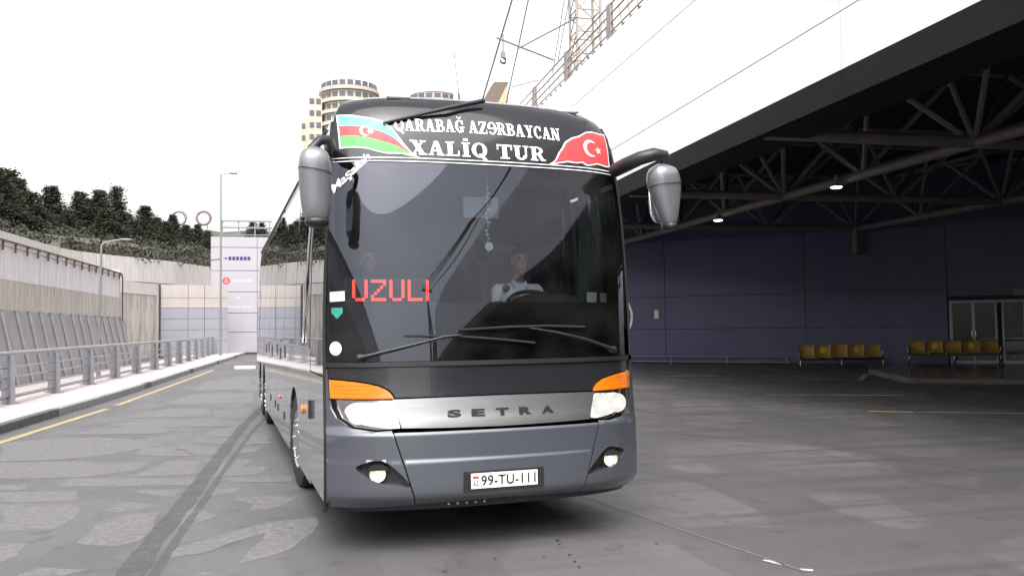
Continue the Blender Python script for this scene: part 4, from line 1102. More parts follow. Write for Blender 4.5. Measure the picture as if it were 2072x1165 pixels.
# ---- upper band (black glass) and roof nose
bandP = [(-1.225, WT+.014), (1.225, WT+.014), (1.20, 3.2), (1.17, 3.36), (1.12, 3.455), (1.02, 3.502), (.5, 3.512), (0, 3.514), (-.5, 3.512), (-1.02, 3.502), (-1.12, 3.455), (-1.17, 3.36), (-1.20, 3.2)]
band = patch('destination_band', bandP, FR, M_gloss, .004, .02, grid=.05)
M_roofp = mat('roof_paint', (.035, .036, .050), .25, .3, .08, 2, coat=1)
patch('roof_nose', [(-1.14, 3.45), (-1.03, 3.506), (-.5, 3.517), (0, 3.519), (.5, 3.517), (1.03, 3.506), (1.14, 3.45), (1.02, 3.56), (.86, 3.6), (0, 3.615), (-.86, 3.6), (-1.02, 3.56)], FR, M_roofp, .006, .0, grid=.045)
for z in (WT+.006, WT+.034):
    patch('white_pinstripe', [(-1.2, z), (1.2, z), (1.2, z+.007), (-1.2, z+.007)], FR, M_white, .0085, 0, grid=.06, parent=band)
# flag of blue, red and green stripes with crescent and star
flA = [(-1.157, 3.362), (-1.05, 3.352), (-.98, 3.335), (-.90, 3.318), (-.82, 3.288), (-.755, 3.235), (-.72, 3.18), (-.66, 3.09), (-.60, 3.02), (-.545, 2.992), (-.62, 3.005), (-.70, 3.022), (-.80, 3.02), (-.87, 3.035), (-.95, 3.06), (-1.05, 3.072), (-1.148, 3.068)]
f1 = patch('left_flag', flA, FR, M_white, .007, 0, grid=.04, parent=band)
top = [(-1.146, 3.350), (-1.05, 3.340), (-.98, 3.323), (-.90, 3.305), (-.83, 3.278), (-.77, 3.230), (-.735, 3.18), (-.68, 3.10), (-.63, 3.045)]
bot = [(-1.138, 3.080), (-1.05, 3.084), (-.95, 3.073), (-.88, 3.050), (-.82, 3.033), (-.76, 3.032), (-.71, 3.034), (-.67, 3.030), (-.63, 3.020)]
def stripe(k0, k1): 
    lo = [(a[0]+(b[0]-a[0])*k0, a[1]+(b[1]-a[1])*k0) for a, b in zip(top, bot)]; hi = [(a[0]+(b[0]-a[0])*k1, a[1]+(b[1]-a[1])*k1) for a, b in zip(top, bot)]
    return lo+hi[::-1]
for m_, k0, k1 in ((M_blue, 0, .335), (M_red, .335, .66), (M_green, .66, 1.0)):
    patch('flag_stripe', stripe(k0, k1), FR, m_, .0095, 0, grid=.04, parent=band)
def crescent(cx, cz, r, sgn=1, tilt=0):
    a0 = R(50); out = [(cx+r*math.cos(a0+(2*math.pi-2*a0)*i/24+tilt), cz+r*math.sin(a0+(2*math.pi-2*a0)*i/24+tilt)) for i in range(25)]
    c2 = (cx+r*.24*math.cos(tilt), cz+r*.24*math.sin(tilt)); r2 = .80*r; a1 = R(72)
    inn = [(c2[0]+r2*math.cos(2*math.pi-a1-(2*math.pi-2*a1)*i/24+tilt), c2[1]+r2*math.sin(2*math.pi-a1-(2*math.pi-2*a1)*i/24+tilt)) for i in range(25)]
    return out+inn
def star(cx, cz, r, n, k=.45, t0=0): return [(cx+(r if i % 2 == 0 else r*k)*math.cos(t0+math.pi*i/n), cz+(r if i % 2 == 0 else r*k)*math.sin(t0+math.pi*i/n)) for i in range(2*n)]
patch('flag_crescent', crescent(-.955, 3.207, .042), FR, M_white, .0115, 0, grid=.02, parent=band)
patch('flag_star', star(-.918, 3.203, .026, 8, .6), FR, M_white, .0115, 0, grid=.02, parent=band)
# red flag
flB = [(.51, 2.985), (.58, 3.03), (.62, 3.10), (.66, 3.15), (.69, 3.20), (.76, 3.245), (.84, 3.272), (.92, 3.318), (1.0, 3.335), (1.10, 3.332), (1.165, 3.345), (1.160, 3.2), (1.150, 3.03), (1.10, 3.022), (1.0, 3.035), (.93, 3.015), (.88, 3.01), (.84, 3.03), (.78, 3.02), (.70, 3.025), (.60, 3.005)]
f2 = patch('right_flag', flB, FR, M_white, .007, 0, grid=.04, parent=band)
patch('red_field', [(.56, 3.008), (.595, 3.032), (.635, 3.10), (.675, 3.147), (.703, 3.192), (.765, 3.234), (.845, 3.262), (.92, 3.306), (1.0, 3.323), (1.10, 3.320), (1.153, 3.330), (1.147, 3.2), (1.138, 3.043), (1.10, 3.034), (1.0, 3.046), (.93, 3.027), (.885, 3.022), (.845, 3.042), (.78, 3.032), (.70, 3.037), (.62, 3.02)], FR, M_red, .0095, 0, grid=.04, parent=band)
patch('flag_crescent', crescent(.945, 3.17, .075, 1, R(-8)), FR, M_white, .0115, 0, grid=.03, parent=band)
patch('flag_star', star(1.025, 3.158, .036, 5, .42, R(170)), FR, M_white, .0115, 0, grid=.02, parent=band)

# slab-serif lettering built from strokes
def rct(x0, y0, x1, y1): return [(x0, y0), (x1, y0), (x1, y1), (x0, y1)]
def rng_(cx, cy, rx, ry, th, tv, a0, a1, n=18):
    out = []
    for i in range(n):
        a, b = R(a0+(a1-a0)*i/n), R(a0+(a1-a0)*(i+1)/n)
        out.append([(cx+rx*math.cos(a), cy+ry*math.sin(a)), (cx+rx*math.cos(b), cy+ry*math.sin(b)), (cx+(rx-th)*math.cos(b), cy+(ry-tv)*math.sin(b)), (cx+(rx-th)*math.cos(a), cy+(ry-tv)*math.sin(a))])
    return out
G = {
 'A': (1.0, [[(.06, 0), (.20, 0), (.5, 1), (.38, 1)], [(.62, 0), (.93, 0), (.62, 1), (.36, 1)], rct(.2, .27, .74, .37), rct(0, 0, .32, .1), rct(.52, 0, 1.02, .1)]),
 'R': (1.05, [rct(.12, 0, .40, 1), rct(0, 0, .52, .1), rct(0, .9, .45, 1), rct(.38, .9, .5, 1), rct(.38, .44, .5, .54), [(.45, .5), (.70, .5), (1.0, 0), (.72, 0)], rct(.7, 0, 1.06, .1)]+rng_(.46, .72, .42, .28, .24, .1, -90, 90)),
 'B': (.98, [rct(.12, 0, .40, 1), rct(0, 0, .5, .1), rct(0, .9, .5, 1), rct(.38, .47, .5, .57)]+rng_(.46, .75, .38, .25, .23, .1, -90, 90)+rng_(.46, .27, .48, .28, .25, .1, -90, 90)),
 'Q': (1.02, [[(.42, .22), (.60, .26), (1.02, -.16), (.76, -.18)]]+rng_(.5, .5, .5, .52, .27, .1, 0, 360, 30)),
 'C': (.95, [rct(.74, .62, .88, .98)]+rng_(.5, .5, .5, .52, .27, .1, 40, 318, 26)),
 'Ğ': (1.02, [rct(.58, .04, .86, .45), rct(.48, .38, 1.02, .47), rct(.76, .62, .88, .98)]+rng_(.5, .5, .5, .52, .27, .1, 40, 320, 26)+rng_(.5, 1.30, .24, .18, .09, .07, 180, 360, 10)),
 'Z': (.94, [rct(.05, .88, .9, 1), rct(.02, 0, .92, .12), [(.56, .88), (.9, .88), (.38, .12), (.04, .12)], rct(.05, .68, .14, .9), rct(.83, .1, .92, .34)]),
 'Ə': (.98, [rct(.1, .43, .9, .53)]+rng_(.5, .5, .5, .52, .26, .1, -140, 180, 28)),
 'Y': (1.0, [[(.1, 1), (.38, 1), (.66, .45), (.38, .45)], rct(.38, 0, .66, .5), [(.78, 1), (.92, 1), (.64, .45), (.5, .45)], rct(0, .9, .48, 1), rct(.64, .9, 1.02, 1), rct(.24, 0, .80, .1)]),
 'N': (1.08, [rct(.12, 0, .25, 1), rct(.8, 0, .93, 1), [(.1, 1), (.42, 1), (.93, 0), (.64, 0)], rct(0, 0, .38, .1), rct(0, .9, .32, 1), rct(.66, .9, 1.06, 1)]),
 'X': (1.04, [[(.08, 1), (.40, 1), (.96, 0), (.62, 0)], [(.76, 1), (.9, 1), (.24, 0), (.1, 0)], rct(0, .9, .48, 1), rct(.62, .9, 1.0, 1), rct(0, 0, .38, .1), rct(.52, 0, 1.04, .1)]),
 'L': (.92, [rct(.12, 0, .42, 1), rct(0, .9, .54, 1), rct(0, 0, .86, .11), rct(.76, .05, .86, .38)]),
 'İ': (.54, [rct(.12, 0, .42, 1), rct(0, .9, .54, 1), rct(0, 0, .54, .1), rct(.13, 1.10, .41, 1.28)]),
 'T': (1.02, [rct(.36, 0, .66, 1), rct(0, .88, 1.02, 1), rct(0, .62, .09, .9), rct(.93, .62, 1.02, .9), rct(.2, 0, .82, .1)]),
 'U': (1.04, [rct(.1, .3, .39, 1), rct(.78, .3, .90, 1), rct(0, .9, .5, 1), rct(.64, .9, 1.04, 1)]+rng_(.5, .33, .40, .35, .24, .13, 180, 360, 14)),
}
def slab_text(txt, x0, x1, zb, zt, gap, space, baseline=lambda u: 0):
    tot = sum(space if c == ' ' else G[c][0]+gap for c in txt)-gap; k = (x1-x0)/tot; cx = 0; H_ = zt-zb
    for c in txt:
        if c == ' ': cx += space; continue
        w, polys = G[c]; mb = MB(); z_ = zb+baseline((cx+w/2)/tot)
        for i, p in enumerate(polys):
            mb.add([FR(x0+(cx+a)*k, z_+b*H_, .0075+.0003*(i % 7)) for a, b in p], [tuple(range(len(p)))])
        o = obj('letter', mb, M_white, band); cx += w+gap
slab_text('QARABAĞ AZƏRBAYCAN', -.738, .655, 3.207, 3.315, .07, .42, lambda u: .012*math.sin(math.pi*u))
slab_text('XALİQ TUR', -.628, .497, 3.018, 3.137, .10, .55)
text_mesh('Maşallah', 'script_lettering', FR, M_white, -1.185, -.79, 2.70, 2.775, .009, ws, .012, .35, R(45), .9)

# ---- wipers, aerial
def wiper(name, arm, blade):
    a = obj(name, MB().sweep([FR(x, z, o_) for x, z, o_ in arm], [.014, .012, .010, .007][:len(arm)], 8), M_satin, bus, 60)
    obj('blade', MB().sweep([FR(x, z, o_) for x, z, o_ in blade], .009, 6), M_rubber, a, 60)
    obj('pivot', MB().ellipsoid(FR(arm[0][0], arm[0][1], .02), (.036, .03, .03), 12, 8, .8), M_satin, a, 50)
wiper('wiper', [(-1.03, 1.452, .05), (-.75, 1.52, .06), (-.417, 1.60, .055), (-.30, 1.608, .045)], [(-.715, 1.612, .028), (-.3, 1.60, .028), (.0, 1.575, .028), (.295, 1.542, .028)])
wiper('wiper', [(1.01, 1.47, .05), (.72, 1.56, .06), (.468, 1.618, .055), (.25, 1.655, .045)], [(-.302, 1.650, .028), (.1, 1.668, .028), (.4, 1.672, .028), (.74, 1.660, .028)])
obj('upper_wiper', MB().sweep([FR(.02, 3.49, .05), FR(-.3, 3.40, .05), FR(-.82, 3.262, .025)], [.02, .018, .010], 8), M_satin, bus, 60)
obj('aerial', MB().tube((-.02, 1.0, 3.6), (-.03, 1.02, 3.74), .014, 6, .008).tube((-.03, 1.02, 3.74), (-.05, 1.1, 4.15), .004, 5, .003), M_satin, bus)
for x in (-.66, .86):
    obj('roof_marker_light', MB().ellipsoid((x, D(x, 3.53)+.02, 3.545), (.10, .05, .022), 12, 6, .8), mat('marker_lens', (.75, .72, .68), .3, coat=1), bus, 50)

# ---- body sides
def arch(yc, r, zt=1.06):
    return [(yc-r, .20), (yc-r, .55)]+[(yc-r*math.cos(math.pi*i/12), .55+(zt-.55)*math.sin(math.pi*i/12)) for i in range(1, 12)]+[(yc+r, .55), (yc+r, .20)]
WHEELS = [3.25, 9.9, 11.4]
LEN = 13.0
for s in (-1, 1):
    SM = smap(s); fr_y = lambda z: D(wf(z), z)+.012
    lowz = .32
    def lower(y0, y1):
        P = [(y0, lowz)]
        for yc in WHEELS:
            if y0 < yc < y1: P += arch(yc, .62)[:1] and [(a, max(b, lowz)) for a, b in arch(yc, .60)]
        return P+[(y1, lowz), (y1, 1.50), (y0, 1.50)]
    # door leaf or driver's side corner panel
    ya, yb = .425, 1.50
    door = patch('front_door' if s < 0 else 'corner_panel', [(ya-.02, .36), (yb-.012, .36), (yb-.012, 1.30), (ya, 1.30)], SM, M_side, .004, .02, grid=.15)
    patch('door_glass', [(ya+.01, 1.31), (yb-.03, 1.31), (yb-.03, 2.86), (fr_y(2.86)+.02, 2.86), (fr_y(2.2)+.03, 2.2)], SM, M_sideglass, .003, 0, grid=.12, parent=door)
    patch('door_pillar', [(yb-.03, 1.30), (yb-.008, 1.30), (yb-.008, 2.88), (yb-.03, 2.88)], SM, M_satin, .004, .02, grid=.2, parent=door)
    obj('corner_seal', MB().sweep([Vector((s*(wf(z)+.002), fr_y(z)-.006, z)) for z in [(.30 if s < 0 else .40)+.1*i for i in range(31)]], .017, 6), M_rubber, bus, 60)
    if s < 0: obj('door_handle', MB().box((s*1.29, 1.38, .98), (.03, .05, .16)), M_satin, door)
    for y0, y1 in ((1.50, 4.4), (4.41, 6.2), (6.21, 8.0), (8.01, LEN)):
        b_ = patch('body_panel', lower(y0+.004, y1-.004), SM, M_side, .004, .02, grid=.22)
        if 4 < y0 < 8.0:
            for yy in (y0+.3, y1-.3): obj('flap_lock', MB().box((s*1.282, yy, .62), (.012, .07, .10)), M_satin, b_)
    obj('waist_strip', MB().box((s*1.283, 7.25, 1.505), (.012, 11.4, .016)), M_chrome, bus)
    for k, y in enumerate((4.6, 5.4, 6.1, 7.3, 8.2, 9.0)): obj('vent_slot', MB().box((s*1.281, y, 1.40-.04*(k % 2)), (.01, .10, .15)), M_satin, bus)
    # windows
    wy = [1.56, 3.1, 4.75, 6.4, 8.05, 9.7, 11.35, LEN-.08]
    for a, b in zip(wy[:-1], wy[1:]):
        patch('side_window', [(a, 1.49), (b, 1.49), (b, 3.25), (a, 3.25)], SM, M_sideglass, .0015, 0, grid=.2)
        obj('window_pillar', MB().add([SM(a+e_, z, -.004) for z in (1.45, 1.9, 2.4, 2.9, 3.27) for e_ in (-.06, .06)], [(2*i, 2*i+1, 2*i+3, 2*i+2) for i in range(4)]), M_satin, bus)
        obj('window_pillar', MB().add([SM(a+e_, z, .0035) for z in (1.50, 1.9, 2.4, 2.9, 3.24) for e_ in (-.02, .02)], [(2*i, 2*i+1, 2*i+3, 2*i+2) for i in range(4)]), M_gloss, bus)
    mb = MB().sweep([SM(2.06-.36*math.sin(math.pi*t/2*.9), 1.55+1.33*t, .010) for t in [i/10 for i in range(11)]], .014, 6); obj('chrome_sweep', mb, M_chrome, bus, 60)
    obj('window_head', MB().add([SM(y, z, -.02) for y in (1.45, 7, LEN) for z in (3.19, 3.30)], [(0, 1, 3, 2), (2, 3, 5, 4)]), M_inner, bus)
    # cantrail and roof curve
    P = [(fr_y(z)+.01, z) for z in (2.90, 3.05, 3.2, 3.3, 3.4, 3.47, 3.53, 3.57, 3.598)]
    P2 = [(LEN, 3.598), (LEN, 3.235), (1.52, 3.235), (1.52, 2.90)]
    patch('cantrail', P+P2, SM, M_roofp, .003, .015, grid=.16)
    obj('rain_gutter', MB().sweep([SM(y, 3.33, .012) for y in [1.0+.6*i for i in range(21)]], .018, 6), M_satin, bus, 60)
    obj('side_marker', MB().ellipsoid((s*1.29, 2.12, .92), (.02, .05, .045), 10, 8), M_orange, bus, 50)
    obj('side_marker', MB().ellipsoid((s*1.29, 5.4, .80), (.015, .05, .025), 10, 8), M_orange, bus, 50)
# roof top, rear, underside
mb = MB(); n = 20
xs = [-.86+1.72*i/n for i in range(n+1)]; ysr = [None, 1.7, 3, 6, 9, LEN]
vs = []
for y in ysr:
    for x in xs: vs.append((x, D(x, 3.598)+.02 if y is None else y, 3.598+.035*(1-(x/.86)**2)*(0.25 if y is None else 1)))
mb.add(vs, [(i*(n+1)+j, i*(n+1)+j+1, (i+1)*(n+1)+j+1, (i+1)*(n+1)+j) for i in range(len(ysr)-1) for j in range(n)]); obj('roof', mb, M_roofp, bus, 60)
obj('roof_unit', MB().box((0, 6.5, 3.68), (1.5, 2.6, .16)), M_roofp, bus)
zz = [.32+.2*i for i in range(17)]; mb = MB()
mb.add([(s*wf(z), LEN, z) for z in zz for s in (-1, 1)], [(2*i, 2*i+1, 2*i+3, 2*i+2) for i in range(16)]); obj('rear_panel', mb, M_side, bus)
for s in (-1, 1): obj('tail_light', MB().box((s*1.08, LEN+.01, 1.1), (.16, .04, .6)), mat('tail_red', (.5, .02, .02), .3, coat=1), bus)
obj('underbody', MB().box((0, 6.8, .46), (1.70, 11.9, .25)), M_rubber, bus)
obj('front_underbody', MB().box((0, 1.25, .46), (2.3, 1.5, .22)), M_rubber, bus)

# wheels
M_tyre = mat('tyre_rubber', (.022, .021, .020), .85, 0, .2, 20, bump=.3); M_rim = mat('rim_alloy', (.55, .55, .56), .25, .95, .05, 10)
def wheel(x, y, s, steer=0):
    w = bpy.data.objects.new('wheel', None); COL.objects.link(w); w.parent = bus; w.location = (x, y, .505); w.rotation_euler = (0, 0, steer)
    o_ = s
    obj('tyre', MB().lathe([(.30, -.14), (.44, -.15), (.49, -.135), (.505, -.10), (.505, .10), (.49, .135), (.44, .15), (.30, .14)], 'X', (0, 0, 0), 40, True), M_tyre, w, 40)
    obj('rim', MB().lathe([(.31, o_*.13), (.30, o_*.145), (.27, o_*.12), (.25, o_*.05), (.16, o_*.08), (.14, o_*.15), (.0, o_*.16)], 'X', (0, 0, 0), 32), M_rim, w, 40)
    for i in range(10):
        a = 2*math.pi*i/10; obj('wheel_nut', MB().tube((o_*.06, .205*math.cos(a), .205*math.sin(a)), (o_*.165, .205*math.cos(a), .205*math.sin(a)), .019, 6, .012), M_chrome, w, 50)
    tread = MB()
    for i in range(44):
        a = 2*math.pi*i/44; tread.box((0, 0, 0), (.22, .014, .012), 0, None); 
        for k in range(len(tread.v)-8, len(tread.v)):
            v = Vector(tread.v[k])+Vector((0, 0, .507)); tread.v[k] = tuple(Matrix.Rotation(a, 3, 'X') @ v)
    obj('tread_blocks', tread, M_tyre, w)
for s in (-1, 1):
    for y in WHEELS:
        wheel(s*1.10, y, s, R(4) if y < 5 else 0)
        mb = MB(); k = 14
        prof = [(y-.60*math.cos(math.pi*i/k), .55+.51*math.sin(math.pi*i/k)) for i in range(k+1)]
        vs = [(s*x_, a, b) for x_ in (1.27, .80) for a, b in [(y-.60, .32)]+prof+[(y+.60, .32)]]; m_ = k+3
        mb.add(vs, [(i, i+1, m_+i+1, m_+i) for i in range(m_-1)]); obj('wheel_arch', mb, M_rubber, bus)

# mirrors
M_mir = mat('mirror_housing_grey', (.20, .20, .215), .32, .4, .06, 3, coat=.6)
M_mirface = mat('mirror_face', (.8, .8, .82), .03, 1.0, .01, 2)
def housing(cx, cy, tz, bz, wt, wb, dp, lean):
    mb = MB(); n, m_ = 20, 16
    for i in range(m_+1):
        t = i/m_; z = bz+(tz-bz)*t
        k = min(1, (1-abs(2*t-1)**5.5)**.45) if 0 < t < 1 else .30
        w = (wb+(wt-wb)*sstep(0, .75, t))*k/2; dd = dp*(.6+.4*t)*k/2
        for j in range(n):
            a = 2*math.pi*j/n; sg = lambda v: math.copysign(abs(v)**.7, v)
            mb.v.append((cx+lean*(t-.5)+w*sg(math.cos(a)), cy+dd*sg(math.sin(a)), z))
    mb.f += [(i*n+j, i*n+(j+1) % n, (i+1)*n+(j+1) % n, (i+1)*n+j) for i in range(m_) for j in range(n)]
    mb.f += [tuple(range(n-1, -1, -1)), tuple(range(m_*n, m_*n+n))]
    return mb
for s, cx, tz, bz, wt, wb, lean in ((-1, -1.385, 2.975, 2.415, .235, .20, -.02), (1, 1.435, 2.985, 2.455, .265, .13, -.06)):
    mroot = obj('mirror_housing', housing(cx, -.02, tz, bz, wt, wb, .26, lean), M_mir, bus, 50)
    zs_ = bz+.72*(tz-bz)
    ringp = []
    for j in range(24):
        a = 2*math.pi*j/24; sg = lambda v: math.copysign(abs(v)**.7, v)
        ringp.append((cx+lean*.2+(wt*.5-.001)*sg(math.cos(a)), -.02+.122*sg(math.sin(a)), zs_-.02+.02*math.cos(a)*s))
    obj('housing_seam', MB().sweep(ringp, .0035, 5, True), M_satin, mroot)
    obj('mirror_foot', MB().ellipsoid((cx+lean*-.45, -.02, bz+.02), (wb*.44, .085, .04), 14, 8, .8), M_satin, mroot, 50)
    obj('mirror_glass', MB().ellipsoid((cx, .075, (tz+bz)/2), (wt*.40, .012, (tz-bz)*.40), 20, 10, .7), M_mirface, mroot, 50)
    if s < 0:
        obj('mirror_arm', MB().sweep([(-1.225, .46, 3.05), (-1.25, .24, 3.06), (-1.29, .04, 3.045), (-1.36, -.02, 3.02), (-1.41, -.02, 2.95)], [.045, .042, .036, .034, .04], 10), M_satin, bus, 60)
        obj('arm_cover', MB().ellipsoid((-1.25, .34, 3.06), (.03, .08, .06), 12, 8, .7), M_satin, bus, 50)
    else:
        obj('mirror_arm', MB().sweep([(1.15, .34, 2.985), (1.16, .12, 3.0), (1.22, .0, 3.03), (1.33, -.04, 3.06), (1.42, -.03, 3.055), (1.46, -.02, 2.98)], [.058, .060, .058, .055, .052, .045], 12), M_satin, bus, 60)

# ------------------------------------------------------------------ cabin
obj('dashboard', MB().add([(-1.2, .42, 1.85), (1.2, .42, 1.85), (1.2, .80, 1.80), (-1.2, .80, 1.80), (-1.2, .42, 1.2), (1.2, .42, 1.2), (1.2, .9, 1.2), (-1.2, .9, 1.2)], [(0, 1, 2, 3), (4, 7, 6, 5), (2, 6, 7, 3), (0, 4, 5, 1)]), M_inner, bus)
obj('dash_binnacle', MB().ellipsoid((.66, .72, 1.84), (.32, .18, .12), 18, 10, .8), M_inner, bus, 60)
obj('cabin_floor', MB().box((0, 6.6, 1.10), (2.4, 12.4, .06)), M_inner, bus)
obj('ceiling_lining', MB().box((0, 6.9, 3.30), (2.2, 11.6, .05)), M_inner, bus)
obj('header_lining', MB().box((0, .80, 3.10), (2.2, .6, .30)), M_inner, bus)
sw = [(.62+.24*math.cos(2*math.pi*i/28), .92+.11*math.sin(2*math.pi*i/28), 1.86+.20*math.sin(2*math.pi*i/28)*.62) for i in range(28)]
st_ = obj('steering_wheel', MB().sweep(sw, .019, 8, True), M_satin, bus, 60)
obj('spokes', MB().tube((.40, .92, 1.86), (.84, .92, 1.86), .015, 6).tube((.62, .92, 1.86), (.62, .78, 1.70), .035, 8), M_satin, st_)
seat0 = None
def coach_seat(x, y, z0):
    o = bpy.data.objects.new('coach_seat', None); COL.objects.link(o); o.parent = bus; o.location = (x, y, z0)
    obj('cushion', MB().ellipsoid((0, 0, .42), (.25, .26, .10), 16, 8, .5), M_seat, o, 60)
    obj('backrest', MB().ellipsoid((0, .27, .84), (.25, .09, .42), 16, 10, .5, Matrix.Rotation(R(-8), 3, 'X')), M_seat, o, 60)
    obj('headrest', MB().ellipsoid((0, .33, 1.24), (.16, .07, .11), 14, 8, .6), M_seat, o, 60)
    obj('pedestal', MB().box((0, 0, .18), (.3, .3, .36)), M_inner, o)
    return o
s0 = coach_seat(.62, 1.42, 1.13)
for (x, y) in ((-.80, 1.52), (-.9, 3.2), (-.42, 3.2), (.42, 3.2), (.9, 3.2), (-.9, 4.0), (-.42, 4.0), (.42, 4.0), (.9, 4.0), (-.9, 4.8), (.9, 4.8)):
    c = clone(s0, bus); c.location = (x, y, 1.13)
# LED destination sign with a dot-matrix word
led = obj('led_sign', MB().box((-.80, .36, 1.955), (.68, .05, .20)), M_inner, bus); led.rotation_euler = (0, 0, 0)
M_led = emission('led_red', (1.0, .065, .03), 1.15)
DOT = {'U': '10001 10001 10001 10001 10001 10001 01110', 'Z': '11111 00001 00010 00100 01000 10000 11111', 'L': '10000 10000 10000 10000 10000 10000 11111', 'I': '01110 00100 00100 00100 00100 00100 01110', 'i': '1 1 1 1 1 1 1'}
cell = .0235; x = -1.075
for ch in 'UZULi':
    rows_ = DOT[ch].split(); mb = MB()
    for r_, row in enumerate(rows_):
        for c, v in enumerate(row):
            if v == '1':
                for dx in (0,): mb.box((x+c*cell+cell/2, .331, 2.033-r_*cell), (cell*.92, .006, cell*.92))
    obj('led_letter', mb, M_led, led); x += (len(rows_[0])+1.1)*cell
patch('led_frame', [(-1.13, 1.875), (-.47, 1.875), (-.47, 2.055), (-1.13, 2.055)], lambda a, b, o_: Vector((a, .333, b)), mat('led_face', (.05, .055, .06), .4), 0, 0, [[(-1.12, 1.885), (-.48, 1.885), (-.48, 2.045), (-1.12, 2.045)]], .2, led)
# hanging charms, interior mirror, curtain, cards
mb = MB()
for i in range(16): mb.ellipsoid((.05+.012*math.sin(i*1.7), .46, 2.80-i*.034), (.011+.004*(i % 3), .011, .014), 8, 6)
mb.tube((.05, .46, 2.95), (.05, .46, 2.26), .003, 4); obj('bead_charm', mb, mat('bead_glass', (.35, .42, .45), .2), bus)
obj('disc_charm', MB().lathe([(.035, 0), (.035, .008), (0, .009)], 'Y', (.06, .45, 2.33), 16), M_white, bus)
obj('interior_mirror', MB().box((.02, .55, 2.66), (.30, .03, .17)), mat('mirror_teal', (.20, .28, .30), .3), bus)
cur = MB(); k = 24
cur.add([(1.14+.02*math.sin(i*1.6), .62+.02*i, z) for i in range(k) for z in (1.90, 2.4, 2.92)], [(3*i+j, 3*i+j+1, 3*i+j+4, 3*i+j+3) for i in range(k-1) for j in (0, 1)])
obj('side_curtain', cur, mat('teal_curtain', (.08, .17, .17), .9, 0, .4, 14, col2=(.16, .26, .26)), bus)
obj('dash_card', MB().box((.98, .48, 1.905), (.09, .01, .10)), M_white, bus); obj('dash_card', MB().box((1.10, .50, 1.905), (.06, .01, .09)), M_white, bus)
obj('toy_charm', MB().ellipsoid((.18, .44, 1.90), (.025, .02, .035), 10, 8).ellipsoid((.18, .44, 1.95), (.016, .015, .018), 10, 8), M_white, bus)
obj('round_badge', MB().lathe([(.034, 0), (.03, .01), (.0, .012)], 'Y', (.19, .42, 1.985), 16), mat('badge_brown', (.22, .12, .08), .5), bus)

